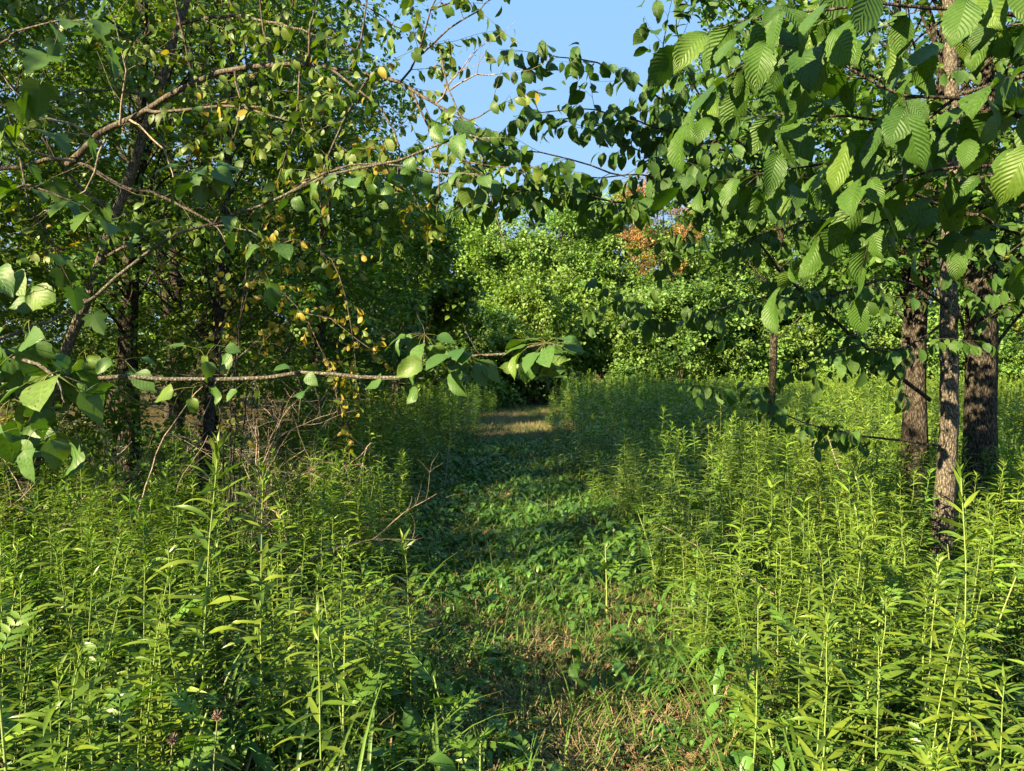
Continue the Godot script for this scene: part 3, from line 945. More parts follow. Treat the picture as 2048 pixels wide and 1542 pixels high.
func elms() -> void:
	# slender elm: warm thin trunk, branches reaching over the path
	var foot := P(1882, 1165, 5.6)
	foot = on_ground(foot.x, foot.z)
	var t := thing("slender_elm", "slim pale trunked elm in front of the thick trunks, branches over the path", "tree", foot)
	var b := MB.new()
	var line := wobble(curve([Vector3(0, -0.15, 0), P(1890, 1000, 5.6) - foot, P(1898, 830, 5.6) - foot, P(1897, 650, 5.6) - foot, P(1900, 480, 5.6) - foot, P(1908, 300, 5.6) - foot, P(1900, 80, 5.6) - foot, P(1890, -200, 5.6) - foot, P(1880, -700, 5.6) - foot], 0.15), 0.005)
	b.tube(line, 0.07, 0.03, 10, Color.WHITE, 0.05, 0.25)
	part("trunk", b.mesh(), M.bark_warm, t)
	var leaves := []
	var s := {"kind": "elm_small", "size": 0.1, "gap": 0.04, "twig": 0.42, "every": 0.12, "droop": 0.35, "col": Color(0.072, 0.155, 0.025), "plane": 0.85, "rough": 0.008, "tumble": 0.5, "deep": 1}
	for k in [
		[[[1900, 420, 5.6], [1760, 360, 5.1], [1600, 335, 4.6], [1400, 348, 4.2], [1250, 352, 3.9], [1120, 356, 3.7]], 0.016, 0.3],
		[[[1905, 330, 5.6], [1760, 310, 5.2], [1580, 330, 4.7], [1440, 262, 4.3], [1330, 200, 4.1], [1230, 140, 3.9], [1090, 105, 3.7]], 0.016, 0.3],
		[[[1860, 800, 5.6], [1760, 720, 5.4], [1660, 630, 5.2], [1560, 540, 5.0], [1490, 440, 4.8], [1420, 350, 4.5], [1370, 240, 4.3]], 0.017, 0.25],
		[[[1885, 890, 5.6], [1760, 876, 5.3], [1640, 855, 5.1], [1540, 815, 5.0], [1450, 780, 4.9]], 0.011, 0.35],
		[[[1895, 740, 5.6], [1940, 660, 5.4], [2000, 610, 5.2], [2080, 570, 5.0]], 0.012, 0.3],
		[[[1900, 620, 5.6], [1800, 560, 5.2], [1660, 590, 4.9], [1500, 600, 4.6], [1370, 640, 4.4], [1250, 605, 4.3]], 0.010, 0.3],
		[[[1905, 240, 5.6], [1760, 160, 5.2], [1600, 90, 4.9], [1480, 30, 4.6], [1400, -40, 4.4]], 0.015, 0.3],
		[[[1905, 200, 5.6], [1980, 120, 5.2], [2060, 60, 4.9]], 0.014, 0.3],
		[[[1902, 500, 5.6], [1790, 470, 5.2], [1650, 440, 4.8], [1520, 470, 4.5]], 0.012, 0.3],
		[[[1896, 680, 5.6], [1960, 560, 5.3], [2060, 470, 5.0]], 0.012, 0.3],
		[[[1440, 262, 4.3], [1380, 330, 4.2], [1270, 300, 4.0], [1180, 260, 3.9]], 0.007, 0.1],
		[[[1400, 348, 4.2], [1300, 400, 4.0], [1180, 395, 3.8], [1040, 380, 3.6], [960, 400, 3.5]], 0.007, 0.1],
		[[[1330, 200, 4.1], [1325, 130, 4.0], [1330, 60, 3.9]], 0.006, 0.2],
		[[[1600, 335, 4.6], [1500, 380, 4.4], [1420, 420, 4.2], [1370, 480, 4.1]], 0.007, 0.1],
		[[[1580, 330, 4.7], [1440, 300, 4.3], [1300, 250, 4.1], [1160, 215, 3.9], [1060, 230, 3.8]], 0.008, 0.15],
		[[[1440, 262, 4.3], [1390, 170, 4.2], [1360, 90, 4.1], [1350, 30, 4.0]], 0.007, 0.1],
		[[[1600, 335, 4.6], [1480, 200, 4.4], [1430, 90, 4.2], [1400, 0, 4.1]], 0.008, 0.1],
		[[[1250, 352, 3.9], [1140, 320, 3.8], [1030, 300, 3.7], [960, 330, 3.6]], 0.005, 0.1],
		[[[1897, 640, 5.6], [1800, 700, 5.2], [1700, 690, 5.0], [1620, 730, 4.9]], 0.01, 0.2]]:
		branch(t, foot, k[0], k[1], 0.0025, M.bark, leaves, s, k[2])
	emit_leaves(t, leaves, "elm_small", M.elm, M.elm_b)

	# thick trunks behind
	var c := {"bark": M.bark, "kind": "elm", "mat": M.mass, "low": 2.3, "belly": 0.45, "wide": 2.2, "clusters": 46, "per": 30, "blob": 0.6, "col": Color(0.085, 0.17, 0.026), "yellow": 0.01}
	var foot2 := on_ground((1968 - 1024) / F * 7.2, -7.2)
	grow_tree("thick_trunked_elm", "elm with the thickest dark furrowed trunk beside the slim pale one", foot2, 9.0, 0.155, c)
	var d := c.duplicate()
	d.merge({"clusters": 34, "wide": 1.8, "low": 2.4, "lean": 0.02}, true)
	grow_tree("twin_trunk_elm", "dark elm trunk, straighter of the close pair, behind the slim pale elm", on_ground((1852 - 1024) / F * 7.5, -7.5), 7.5, 0.084, d)
	d.merge({"lean": -0.025, "clusters": 26}, true)
	grow_tree("twin_trunk_elm", "dark elm trunk on the path side of the close pair, forking low", on_ground((1820 - 1024) / F * 7.6, -7.6), 7.0, 0.078, d)
	d.merge({"clusters": 30, "wide": 1.5, "low": 2.6, "lean": 0.03, "per": 24}, true)
	grow_tree("young_elm", "young elm with a thin straight trunk amid the goldenrod", on_ground((1536 - 1024) / F * 11.3, -11.3), 6.2, 0.062, d)
	var e := c.duplicate()
	e.merge({"wide": 2.6, "clusters": 44, "low": 2.2}, true)
	grow_tree("meadow_edge_tree", "leafy elm behind the thick trunk at the sunny meadow", on_ground(8.2, -11.0), 8.5, 0.14, e)
	e.merge({"low": 1.6}, true)
	grow_tree("meadow_edge_tree", "leafy elm farthest out along the sunny meadow edge", on_ground(12.5, -16.5), 9.0, 0.16, e)

	# near elm spray with large pleated leaves
	foot = on_ground(1.95, -1.7)
	t = thing("large_leaved_elm", "near elm with large pleated saw edged leaves hanging over the weeds", "tree", foot)
	b = MB.new()
	line = wobble(curve([Vector3(0, -0.15, 0), Vector3(0.03, 1.0, 0), Vector3(-0.05, 2.1, -0.05), Vector3(-0.02, 3.4, 0.05), Vector3(0.1, 4.6, 0.1)], 0.15), 0.006)
	b.tube(line, 0.055, 0.02, 9, Color.WHITE, 0.05, 0.3)
	part("trunk", b.mesh(), M.bark_warm, t)
	leaves = []
	var w := {"kind": "elm", "size": 0.132, "gap": 0.055, "twig": 0.34, "every": 0.1, "droop": 0.75, "col": Color(0.08, 0.17, 0.027), "plane": 0.8, "rough": 0.004, "tumble": 0.55, "deep": 1, "fork": 0.22, "sag": 0.07}
	for k in [
		[[foot + Vector3(0, 2.0, 0), [2120, 260, 1.85], [1960, 200, 1.8], [1800, 190, 1.75], [1690, 130, 1.75]], 0.010],
		[[foot + Vector3(0, 2.3, 0), [2120, 40, 1.9], [1940, 20, 1.85], [1760, 10, 1.8], [1580, 30, 1.8]], 0.010],
		[[foot + Vector3(0, 1.85, 0), [2120, 380, 1.9], [1980, 330, 1.85], [1860, 345, 1.85], [1760, 380, 1.9]], 0.008],
		[[foot + Vector3(0, 2.15, 0), [2050, 150, 2.0], [1850, 240, 2.05], [1700, 230, 2.1], [1560, 230, 2.1]], 0.009],
		[[foot + Vector3(0, 1.8, 0), [2080, 480, 2.1], [1960, 430, 2.1], [1850, 440, 2.15], [1760, 440, 2.2], [1690, 470, 2.2]], 0.008],
		[[foot + Vector3(0, 2.1, 0), [2060, 230, 2.2], [1800, 300, 2.3], [1620, 330, 2.35], [1520, 350, 2.4]], 0.008],
		[[foot + Vector3(0, 2.6, 0), [2000, -90, 2.0], [1780, -60, 2.0], [1600, 60, 2.0], [1500, 120, 2.05]], 0.009]]:
		branch(t, foot, k[0], k[1], 0.0025, M.bark, leaves, w, 0.45)
	var crown_at := []
	for k in 7:
		crown_at.append([Vector3(rf(-0.1, 0.8), rf(3.0, 4.6), rf(-0.5, 0.8)), 0.5, 14])
	crown(t, crown_at, "elm", M.mass, Color(0.085, 0.17, 0.026), 1.2)
	emit_leaves(t, leaves, "elm", M.elm, M.elm_b)


func poplar() -> void:
	var foot := on_ground(-2.75, -2.6)
	var t := thing("young_poplar", "young poplar with glossy round leaves on long stalks, limbs reaching across", "tree", foot)
	var b := MB.new()
	b.tube(wobble(curve([Vector3(0, -0.15, 0), Vector3(0.03, 1.2, 0), Vector3(-0.05, 2.4, -0.05), Vector3(0, 4.0, 0), Vector3(0.1, 5.2, 0)], 0.15), 0.008), 0.055, 0.015, 9, Color.WHITE, 0.05, 0.3)
	part("trunk", b.mesh(), M.bark_lichen, t)
	var leaves := []
	var col := Color(0.075, 0.165, 0.03)
	var none := []
	var q := {"kind": "poplar", "size": 0.07, "gap": 0.3, "twig": 0.12, "every": 0.5, "bare": true, "col": col, "rough": 0.006, "crook": 0.3, "deep": 0}
	branch(t, foot, [foot + Vector3(0, 1.45, 0), [-60, 775, 2.65], [180, 756, 2.5], [450, 758, 2.45], [600, 748, 2.4], [720, 752, 2.35], [800, 756, 2.3]], 0.0095, 0.0055, M.bark_lichen, none, q, 0.4)
	branch(t, foot, [[800, 756, 2.3], [845, 735, 2.25], [920, 713, 2.18], [1010, 707, 2.12], [1092, 690, 2.08]], 0.0055, 0.003, M.bark_lichen, none, q, 0.6)
	branch(t, foot, [[800, 756, 2.3], [850, 715, 2.3], [848, 672, 2.3]], 0.003, 0.002, M.bark_lichen, none, q, 0.9)
	branch(t, foot, [foot + Vector3(0, 1.3, -0.1), [-40, 690, 3.2], [150, 620, 3.3], [310, 492, 3.2], [430, 445, 3.1], [560, 395, 3.0], [660, 352, 2.9], [800, 318, 2.8], [900, 280, 2.75], [945, 268, 2.7]], 0.0105, 0.004, M.bark_lichen, none, q, 0.4)
	branch(t, foot, [[430, 445, 3.1], [440, 400, 3.0], [395, 345, 2.9]], 0.005, 0.003, M.bark_lichen, none, q, 0.9)
	branch(t, foot, [[560, 395, 3.0], [700, 330, 2.9], [880, 345, 2.8], [950, 352, 2.7]], 0.005, 0.003, M.bark_lichen, none, q, 0.5)
	branch(t, foot, [foot + Vector3(0, 1.5, 0.1), [-260, 640, 1.7], [-80, 660, 1.5], [30, 715, 1.4], [110, 745, 1.35]], 0.009, 0.003, M.bark_lichen, none, q, 0.8)
	# leaf rosettes: pixel, depth, count, leaf length
	for k in [[848, 668, 2.3, 11, 0.074], [925, 705, 2.18, 16, 0.08], [1092, 686, 2.08, 17, 0.082], [880, 725, 2.2, 5, 0.078], [1040, 705, 2.1, 3, 0.072], [400, 700, 2.47, 3, 0.07], [388, 775, 2.46, 3, 0.075], [490, 765, 2.44, 2, 0.07], [600, 735, 2.4, 4, 0.075], [430, 690, 2.46, 3, 0.07], [800, 760, 2.3, 2, 0.075], [250, 720, 2.5, 4, 0.075], [170, 700, 2.5, 4, 0.08],
		[395, 340, 2.9, 14, 0.1], [470, 440, 3.05, 4, 0.095], [540, 480, 3.0, 4, 0.095], [530, 545, 3.0, 2, 0.095], [655, 335, 2.9, 3, 0.09], [880, 235, 2.75, 4, 0.09], [940, 262, 2.7, 5, 0.09], [700, 365, 2.85, 4, 0.09], [820, 320, 2.8, 5, 0.09], [950, 352, 2.7, 6, 0.09], [760, 345, 2.85, 4, 0.085], [250, 430, 3.1, 4, 0.085], [600, 385, 2.95, 3, 0.085],
		[10, 540, 1.45, 5, 0.088], [40, 700, 1.4, 8, 0.088], [110, 745, 1.35, 8, 0.088], [-40, 660, 1.45, 6, 0.088], [20, 800, 1.4, 6, 0.088], [70, 860, 1.38, 5, 0.088], [60, 640, 1.42, 4, 0.088]]:
		rosette(b, leaves, P(k[0], k[1], k[2]) - foot, k[3], k[4], col)
	var ups := []
	for k in 9:
		ups.append([Vector3(rf(-0.9, 0.5), rf(3.2, 5.0), rf(-0.6, 0.9)), 0.45, 9])
	crown(t, ups, "vine", M.mass, Color(0.07, 0.15, 0.03), 0.9)
	emit_leaves(t, leaves, "poplar", M.poplar, M.poplar_b)

	# maple with lobed leaves
	foot = on_ground(-3.5, -3.2)
	t = thing("young_maple", "young maple with lobed leaves tucked behind the poplar sprays", "tree", foot)
	b = MB.new()
	b.tube(wobble(curve([Vector3(0, -0.15, 0), Vector3(0.05, 1.2, 0), Vector3(0.0, 2.6, 0.05), Vector3(0.1, 4.2, 0)], 0.15), 0.008), 0.04, 0.012, 8, Color.WHITE, 0.05, 0.3)
	part("trunk", b.mesh(), M.bark_brown, t)
	var pool := []
	for tone in [Color(0.06, 0.135, 0.024), Color(0.085, 0.165, 0.026), Color(0.12, 0.2, 0.03)]:
		for k in 4:
			pool.append([lobed_leaf(tone, [0.1, 0.35, 0.2, 0.5][k]).mesh(), tone])
	LM.maple = pool
	LM.maple_plain = [[lobed_leaf(Color.WHITE, 0.3).mesh(), Color.WHITE]]
	leaves = []
	var m := {"kind": "maple", "size": 0.12, "gap": 0.08, "twig": 0.4, "every": 0.18, "droop": 0.6, "col": Color(0.08, 0.16, 0.026), "plane": 0.8, "tumble": 0.5}
	for k in [[foot + Vector3(0, 2.0, 0), [-60, 400, 3.0], [60, 370, 2.8], [130, 400, 2.7]], [foot + Vector3(0, 2.4, 0), [-80, 120, 2.9], [40, 60, 2.7], [120, 40, 2.6]], [foot + Vector3(0, 2.2, 0), [-60, 240, 3.0], [60, 420, 2.9], [100, 480, 2.9]]]:
		branch(t, foot, k, 0.01, 0.003, M.bark_brown, leaves, m, 0.4)
	emit_leaves(t, leaves, "maple", M.oval)


func meadow() -> void:
	var kinds := []
	for k in 9:
		kinds.append(goldenrod([46, 52, 42, 56, 48, 50, 44, 40, 54][k], [1.0, 0.9, 1.1, 1.0, 0.8, 1.05, 0.95, 1.15, 0.85][k], rf(0.0, 0.12), k % 4 == 0))
	var plants := []                                            # [position, height, distance, kind, stand]
	for k in [[385, 880, 2.6], [530, 945, 2.8], [285, 1150, 2.5], [90, 1335, 1.95], [640, 1235, 2.15], [820, 1075, 3.3], [1500, 1195, 2.6], [1960, 955, 2.5], [1445, 890, 6.0], [1535, 945, 4.6], [1885, 1270, 2.5], [1255, 745, 20.0], [1290, 765, 19.5], [875, 765, 17.5], [130, 1150, 3.1], [165, 1180, 2.7], [220, 1030, 3.9], [1700, 1200, 3.0], [1800, 1030, 4.2], [1350, 1130, 4.4], [1620, 1040, 4.5], [720, 1180, 3.0], [1380, 1000, 5.4], [1640, 1250, 2.4], [640, 830, 8.6], [700, 1150, 2.6]]:
		var p := P(k[0], k[1], k[2])
		var g := on_ground(p.x, p.z)
		plants.append([g, p.y - g.y, g.distance_to(EYE), R.randi() % kinds.size(), {385: "tallest goldenrod stem, its tip standing well above the near stand", 1290: "goldenrod with sunlit yellow tip at the far path's meadow side", 875: "goldenrod with sunlit tip at the far path's thicket side", 1960: "goldenrod with long leaves in front of the thickest elm trunk", 820: "thin budding goldenrod standing alone at the stubble's edge"}.get(k[0], 0)])
	# x0, x1, near, far, per square metre, height, under trees
	for k in [[-6.0, 0.6, 1.9, 8.0, 27.0, 0.75], [0.6, 7.0, 1.9, 10.0, 26.0, 0.80], [-4.0, 0.5, 8.0, 24.0, 20.0, 0.95], [0.6, 18.0, 10.0, 24.5, 17.0, 1.02]]:
		for i in int((k[1] - k[0]) * (k[3] - k[2]) * k[4]):
			var x := rf(k[0], k[1])
			var d := rf(k[2], k[3])
			var e := off_path(x, d) + rf(-0.18, 0.12)
			if e < 0.0:
				continue
			if x < 0.0 and d > 6.5 and R.randf() < smoothstep(0.8, 2.2, e) * 0.85:
				continue
			if d < 2.6 and absf(x) < 0.9:
				continue
			var thin := noise.get_noise_2d(x * 30.0 + 100.0, d * 30.0)
			if thin < -0.25 and R.randf() < 0.6:
				continue
			var h: float = k[5] * rf(0.78, 1.15) * (1.0 + 0.22 * thin) * lerpf(0.62, 1.0, smoothstep(0.0, 0.5, e))
			if R.randf() < 0.03:
				h *= 1.2
			if d < 2.5:
				h = minf(h, 0.92)
			if absf(1024.0 + x / d * F - 1882.0) < 42.0 and d < 5.6:      # the slim trunk's foot stands free
				h = minf(h, 1.6 - 0.262 * d)
				if h < 0.2:
					continue
			var g := on_ground(x, -d)
			plants.append([g, h, g.distance_to(EYE), R.randi() % kinds.size(), 0])
	plants.sort_custom(func(a, b): return a[2] < b[2])
	var where := []
	var tints := []
	for k in kinds:
		where.append([])
		tints.append([])
	var protos := {}
	var made := 0
	for k in plants:
		var g: Vector3 = k[0]
		var tip: Vector3 = g + Vector3.UP * k[1] * 0.9
		var rough := 1 if k[2] < 12.0 else 0
		var x := Transform3D(Basis(Vector3.UP, rf(0, TAU)) * Basis(Vector3.RIGHT, rf(-0.1, 0.1)) * Basis.from_scale(Vector3(k[1] * 0.35 + 0.65, k[1], k[1] * 0.35 + 0.65)), g)
		if made < 300 and in_view(tip, 0.0) and (k[2] < 4.2 or k[4] or R.randf() < 0.5):
			var full := made < 80
			var key := [k[3], full]
			var o: Node3D
			var label := ""
			if k[2] > 8.0:
				label = "tall goldenrod stem in the stand by the far path"
			elif g.x < 0.0:
				label = "leafy green goldenrod stem in the stand below the leaning trunk"
			else:
				label = "leafy green goldenrod stem in the stand around the elm trunks"
			if k[4]:
				label = k[4]
			if protos.has(key):
				o = protos[key].duplicate()
				o.name = numbered("goldenrod")
				add_child(o)
				tag(o, label, "plant", "goldenrod plants " + ("along the far path" if k[2] > 8.0 else "below the leaning trunk" if g.x < 0.0 else "around the elm trunks"))
			else:
				var v: Dictionary = kinds[k[3]]
				o = thing("goldenrod", label, "plant", g, "goldenrod plants " + ("along the far path" if k[2] > 8.0 else "below the leaning trunk" if g.x < 0.0 else "around the elm trunks"))
				part("stem", v.stem, M.stem, o)
				if full:
					for q in v.places:
						part("leaf", LM.rod[R.randi_range(0, 2) * 4 + q[0]][0], M.herb, o, q[1])
				else:
					part("foliage", v.foliage, M.herb, o)
				protos[key] = o
			o.transform = x
			made += 1
		else:
			where[k[3]].append(x)
			var c := 1.0 + rf(-0.2, 0.2)
			tints[k[3]].append(Color(c * rf(0.88, 1.15), c, c * rf(0.85, 1.15)))
	for k in kinds.size():
		var o := scatter("goldenrod_stand", kinds[k].whole, M.herb_mass, self, where[k], tints[k])
		tag(o, "dense mass of green goldenrod filling both sides of the path", "plants", "goldenrod mass", "stuff")
	print("goldenrod ", plants.size())


func path_cover() -> void:
	# tufts of grass
	var tuft := MB.new()
	var blade := leaf("lance", 6, 1, 0.011, 0.3, 1.2, 0.0, 0.0, Color.WHITE)
	for i in 18:
		var a := rf(0, TAU)
		var e := rf(0.7, 1.45)
		var k := rf(0.75, 1.2)
		tuft.add(blade, Transform3D(basis_of(Vector3(cos(a) * cos(e), sin(e), sin(a) * cos(e)), Vector3.UP, rf(0.12, 0.3)), Vector3(rf(-0.05, 0.05), -0.01, rf(-0.05, 0.05))), Color(k * 0.11, k * 0.19, k * 0.035) if R.randf() < 0.75 else Color(0.24, 0.18, 0.09))
	# cut stubble
	var stub := MB.new()
	for i in 4:
		var at := Vector3(rf(-0.11, 0.11), -0.01, rf(-0.11, 0.11))
		stub.tube(PackedVector3Array([at, at + Vector3(rf(-0.07, 0.07), rf(0.02, 0.12), rf(-0.07, 0.07))]), 0.0024, 0.0016, 4, Color(0.23, 0.175, 0.095) * rf(0.45, 1.15))
	for i in 11:
		var at := Vector3(rf(-0.14, 0.14), rf(0.005, 0.03), rf(-0.14, 0.14))
		stub.tube(PackedVector3Array([at, at + Vector3(rf(-0.12, 0.12), rf(0, 0.03), rf(-0.12, 0.12))]), 0.0016, 0.001, 3, Color(0.22, 0.175, 0.105) * rf(0.4, 1.1))
	# low broad leaved plants
	var weeds := []
	for q in 3:
		var weed := MB.new()
		var bl := leaf(["heart", "oval", "lance"][q], 4, 1, [0.4, 0.3, 0.16][q], 0.2, 0.7, 0.0, 0.3, Color.WHITE, 0.2)
		for i in [8, 10, 12][q]:
			var a := rf(0, TAU)
			var e := rf(-0.1, 0.9)
			var h := rf(0.01, 0.14)
			var k := rf(0.75, 1.2)
			weed.add(bl, Transform3D(basis_of(Vector3(cos(a) * cos(e), sin(e), sin(a) * cos(e)), Vector3.UP, [0.055, 0.05, 0.085][q] * rf(0.7, 1.3)), Vector3(rf(-0.04, 0.04), h, rf(-0.04, 0.04))), Color(k * 0.085, k * 0.18, k * 0.035))
		for i in 3:
			weed.tube(PackedVector3Array([Vector3(rf(-0.02, 0.02), -0.01, 0), Vector3(rf(-0.04, 0.04), rf(0.08, 0.16), rf(-0.04, 0.04))]), 0.0018, 0.001, 3, Color(0.13, 0.17, 0.05))
		weeds.append(weed.mesh())
	# dry litter leaves
	var dry := MB.new()
	for i in 4:
		dry.add(leaf("oval", 4, 1, 0.3, 0.5, -0.8, 0.0, 0.05, Color.WHITE, 0.7), Transform3D(basis_of(Vector3(rf(-1, 1), rf(-0.2, 0.3), rf(-1, 1)), Vector3.UP + rdir() * 0.6, rf(0.03, 0.07)), Vector3(rf(-0.12, 0.12), 0.02, rf(-0.12, 0.12))), Color(0.2, 0.12, 0.06) * rf(0.5, 1.2))
	var w := [[], [], [], [], [], []]
	var c := [[], [], [], [], [], []]
	for i in 30000:
		var d := 1.6 + 25.0 * pow(R.randf(), 1.7)
		var x := path_mid(d) + rf(-1, 1) * (path_half(d) + 0.5 + 0.9 * smoothstep(5.0, 2.0, d))
		var e := off_path(x, d)
		var patch := noise.get_noise_2d(x * 25.0, d * 25.0) * 1.6 + rf(-0.3, 0.3)
		var k := 1
		var r := R.randf()
		# drier in the middle near the camera and at the far clearing, greener between
		var wet := smoothstep(4.2, 6.5, d) * (1.0 - smoothstep(12.0, 15.0, d))
		var bare := smoothstep(1.2, 2.2, d) * (1.0 - smoothstep(4.6, 5.6, d)) + smoothstep(14.5, 16.0, d)
		var far := smoothstep(14.0, 16.0, d)
		if r < 0.22 - 0.08 * wet - 0.1 * far: k = 0
		elif r < 0.34 - 0.08 * wet + 0.19 * bare + 0.26 * far: k = 1
		elif r < 0.78 - 0.06 * bare: k = 2 + R.randi() % 3
		else: k = 5
		if k >= 2 and k <= 4 and patch < -0.25 - 0.3 * wet: k = 5
		if k == 1 and patch > 0.45: k = 0
		var s := rf(0.5, 1.15)
		if k == 0: s = rf(0.5, 1.1)
		if k == 1: s = rf(0.8, 1.5)
		if (k == 0 or k >= 2 and k <= 4) and R.randf() < 0.2 * bare * (1.0 - 0.7 * smoothstep(0.1, 0.6, x - path_mid(d))):
			continue
		w[k].append(Transform3D(Basis(Vector3.UP, rf(0, TAU)).scaled(Vector3(s, s * rf(0.7, 1.25), s)), on_ground(x, -d) + Vector3.UP * 0.012))
		var q := rf(0.8, 1.2)
		if k == 1 and d > 14.0:                                 # dry straw of the far clearing, brightened to imitate the sunlit strip
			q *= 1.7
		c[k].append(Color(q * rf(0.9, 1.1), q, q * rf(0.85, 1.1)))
	for i in 9000:                                              # ground layer under the stands
		var d := rf(1.5, 16.0)
		var x := rf(-5.5, 6.5) * (0.4 + d / 12.0)
		if off_path(x, d) < 0.0:
			continue
		var k: int = [0, 2, 0, 4, 3, 5][R.randi() % 6]
		var s := rf(0.8, 1.6) * (1.3 if k == 0 else 1.0)
		w[k].append(Transform3D(Basis(Vector3.UP, rf(0, TAU)).scaled(Vector3(s, s * rf(0.9, 1.5), s)), on_ground(x, -d)))
		c[k].append(Color.WHITE * rf(0.8, 1.15))
	var o := scatter("grass", tuft.mesh(), M.herb_mass, self, w[0], c[0])
	tag(o, "thin grass blades growing through the mown track", "grass", "", "stuff")
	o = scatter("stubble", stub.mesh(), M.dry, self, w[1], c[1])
	tag(o, "short tan cut stalks left standing on the track", "stubble", "", "stuff")
	for k in 3:
		o = scatter("ground_cover", weeds[k], M.herb_mass, self, w[2 + k], c[2 + k])
		tag(o, ["low heart leaved weeds covering the track", "low oval leaved weeds covering the track", "low narrow leaved weeds covering the track"][k], "weeds", "", "stuff")
	o = scatter("leaf_litter", dry.mesh(), M.dry, self, w[5], c[5])
	tag(o, "dry brown leaf litter on the track", "litter", "", "stuff")


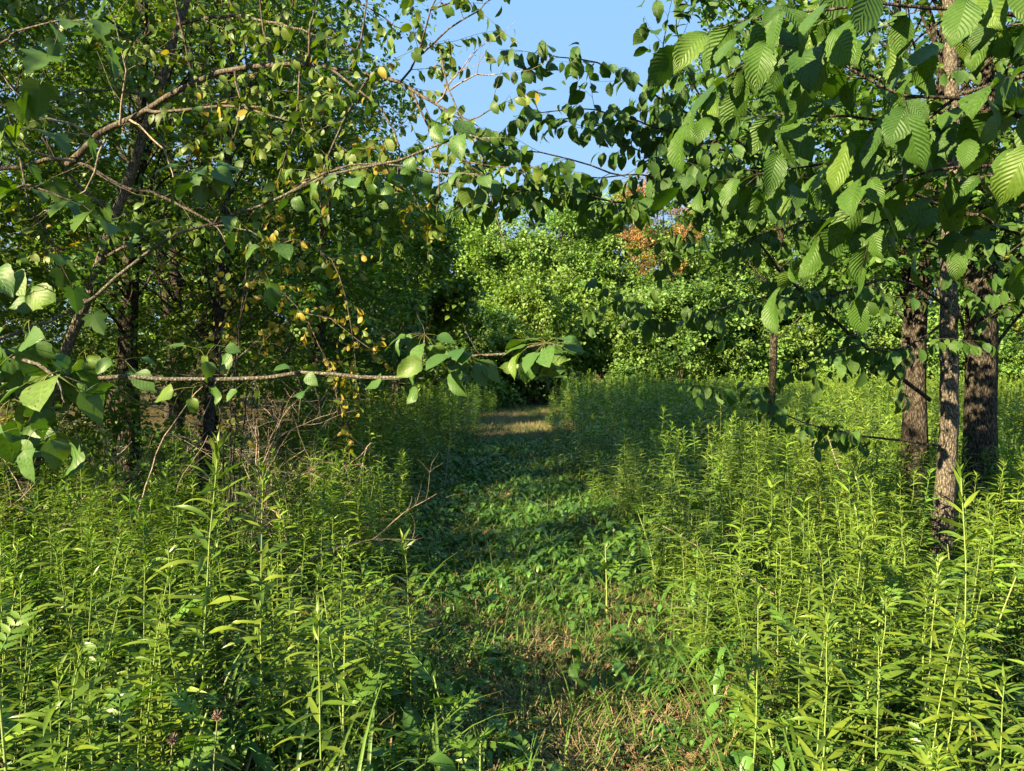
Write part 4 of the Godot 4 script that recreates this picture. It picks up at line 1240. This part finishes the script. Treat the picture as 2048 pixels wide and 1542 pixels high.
func small_things() -> void:
	for k in [[905, 1330, 2.9, 0.42, 6], [960, 1440, 2.65, 0.3, 5], [1725, 1330, 2.7, 0.5, 7], [1690, 1210, 3.1, 0.55, 7], [1560, 1400, 2.8, 0.34, 6], [1860, 1450, 2.45, 0.34, 6], [1215, 1090, 4.8, 0.5, 6], [1985, 1480, 2.35, 0.3, 6], [230, 1440, 2.25, 0.6, 6], [20, 1300, 2.1, 0.8, 7]]:
		var p := P(k[0], k[1], k[2])
		pinnate_plant(on_ground(p.x, p.z), k[3], k[4], "weed with toothed feathery leaves rising beside the track", Vector3(rf(-0.08, 0.08), 0, rf(-0.05, 0.05)), true)
	for i in 46:
		var x := rf(-2.6, 3.2)
		var d := rf(2.0, 6.0)
		if off_path(x, d) < 0.05 or not in_view(Vector3(x, 0.5, -d)):
			continue
		pinnate_plant(on_ground(x, -d), rf(0.35, 0.75), R.randi_range(5, 8), "weed with toothed feathery leaves standing among the goldenrod", Vector3(rf(-0.15, 0.15), 0, rf(-0.1, 0.1)))
	# broad leaved seedling on the track
	var at := on_ground(P(1150, 1380, 3.55).x, -3.55)
	var t := thing("broad_leaved_seedling", "small seedling with broad rounded leaves standing on the stubble", "plant", at)
	var b := MB.new()
	b.tube(curve([Vector3(0, -0.03, 0), Vector3(0.01, 0.15, 0), Vector3(-0.02, 0.32, 0.02)], 0.05), 0.004, 0.002, 5, Color(0.14, 0.13, 0.06))
	part("stem", b.mesh(), M.stem, t)
	for i in 11:
		var a := i * 2.4
		var f := 0.3 + 0.7 * i / 10.0
		part("leaf", LM.elm_small[R.randi_range(0, 7)][0], M.elm, t, Transform3D(basis_of(Vector3(cos(a), 0.25, sin(a)), Vector3.UP + rdir() * 0.4, rf(0.07, 0.11)), Vector3(0, 0.32 * f, 0)))
	# white umbels in the shade
	for k in [[205, 860, 6.4], [240, 895, 6.2], [212, 880, 6.5]]:
		var top := P(k[0], k[1], k[2])
		at = on_ground(top.x, top.z)
		t = thing("white_umbel_flower", "white flat topped wild carrot flower in the shade of the thicket", "flower", at, "white umbels under the thicket")
		b = MB.new()
		b.tube(curve([Vector3(0, -0.03, 0), Vector3(0.02, (top.y - at.y) * 0.5, 0), top - at - Vector3.UP * 0.04], 0.1), 0.003, 0.002, 5, Color(0.14, 0.2, 0.06))
		part("stem", b.mesh(), M.stem, t)
		b = MB.new()
		var h := top - at
		for i in 34:
			var a := i * 2.4
			var r := 0.045 * sqrt(i / 34.0)
			var e := h + Vector3(cos(a) * r, 0.006 * sin(i), sin(a) * r)
			b.tube(PackedVector3Array([h - Vector3.UP * 0.04, e]), 0.0006, 0.0006, 3, Color(0.16, 0.22, 0.08))
			b.add(leaf("oval", 2, 1, 0.5, 0.1, 0.3, 0, 0, Color(0.7, 0.72, 0.6)), Transform3D(basis_of(Vector3(cos(a), 0.2, sin(a)), Vector3.UP, 0.012), e))
		part("flower_head", b.mesh(), M.stem, t)
	# faded brown flower heads
	for k in [[435, 1435, 2.2], [345, 1482, 2.15]]:
		var top := P(k[0], k[1], k[2])
		at = on_ground(top.x, top.z)
		t = thing("faded_flower", "brown faded round flower head among the goldenrod leaves", "flower", at, "faded brown flower heads")
		b = MB.new()
		b.tube(curve([Vector3(0, -0.03, 0), Vector3(-0.02, (top.y - at.y) * 0.5, 0), top - at], 0.1), 0.003, 0.002, 5, Color(0.16, 0.17, 0.06))
		part("stem", b.mesh(), M.stem, t)
		b = MB.new()
		for i in 60:
			var d := rdir()
			b.tube(PackedVector3Array([top - at, top - at + (d + Vector3.UP * 0.4) * 0.017]), 0.0018, 0.001, 3, Color(0.24, 0.15, 0.11) * rf(0.6, 1.2))
		part("flower_head", b.mesh(), M.dry, t)
	# bare vine hanging from the poplar limb
	at = P(880, 100, 3.3)
	t = thing("hanging_vine", "thin bare vine stem hanging in front of the sky gap", "vine", at)
	b = MB.new()
	b.tube(wobble(curve([Vector3.ZERO, P(905, 200, 3.1) - at, P(945, 275, 2.9) - at, P(972, 350, 2.85) - at, P(988, 420, 2.8) - at, P(1012, 505, 2.75) - at], 0.06), 0.004), 0.004, 0.0018, 5)
	part("stem", b.mesh(), M.bark_brown, t)
	b = MB.new()
	for k in [[945, 275, 2.9], [972, 350, 2.85], [988, 420, 2.8]]:
		fork(b, P(k[0], k[1], k[2]) - at, Vector3(rf(-1, 1), rf(-0.6, 0.4), rf(-0.5, 0.5)), 0.13, 0.0012, 1)
	part("tendril", b.mesh(), M.dead, t)
	# dead leaning stalks
	for k in [[[1325, 1050, 5.2], [1410, 1105, 4.9]], [[1640, 860, 7.5], [1600, 975, 7.2]], [[1680, 880, 7.4], [1720, 960, 7.1]], [[1655, 870, 7.4], [1680, 945, 7.1]], [[700, 870, 7.5], [560, 760, 7.0]], [[905, 840, 11.0], [885, 1010, 9.0]]]:
		var p0 := P(k[0][0], k[0][1], k[0][2])
		var p1 := P(k[1][0], k[1][1], k[1][2])
		var low := p1 if p1.y < p0.y else p0
		var high := p0 if p1.y < p0.y else p1
		var dir := (high - low).normalized()
		var foot := low - dir * ((low.y - ground_y(low.x, low.z)) / maxf(dir.y, 0.25))
		foot = on_ground(foot.x, foot.z)
		t = thing("dead_stalk", "bare tan dead stalk leaning among the weeds", "stalk", foot, "dead leaning stalks")
		b = MB.new()
		b.tube(wobble(curve([Vector3(0, -0.03, 0), (high - foot) * 0.5, high - foot], 0.15), 0.006), 0.0065, 0.003, 5)
		fork(b, (high - foot) * 0.7, dir + rdir() * 0.6, 0.22, 0.002, 1)
		part("stalk", b.mesh(), M.dead, t)
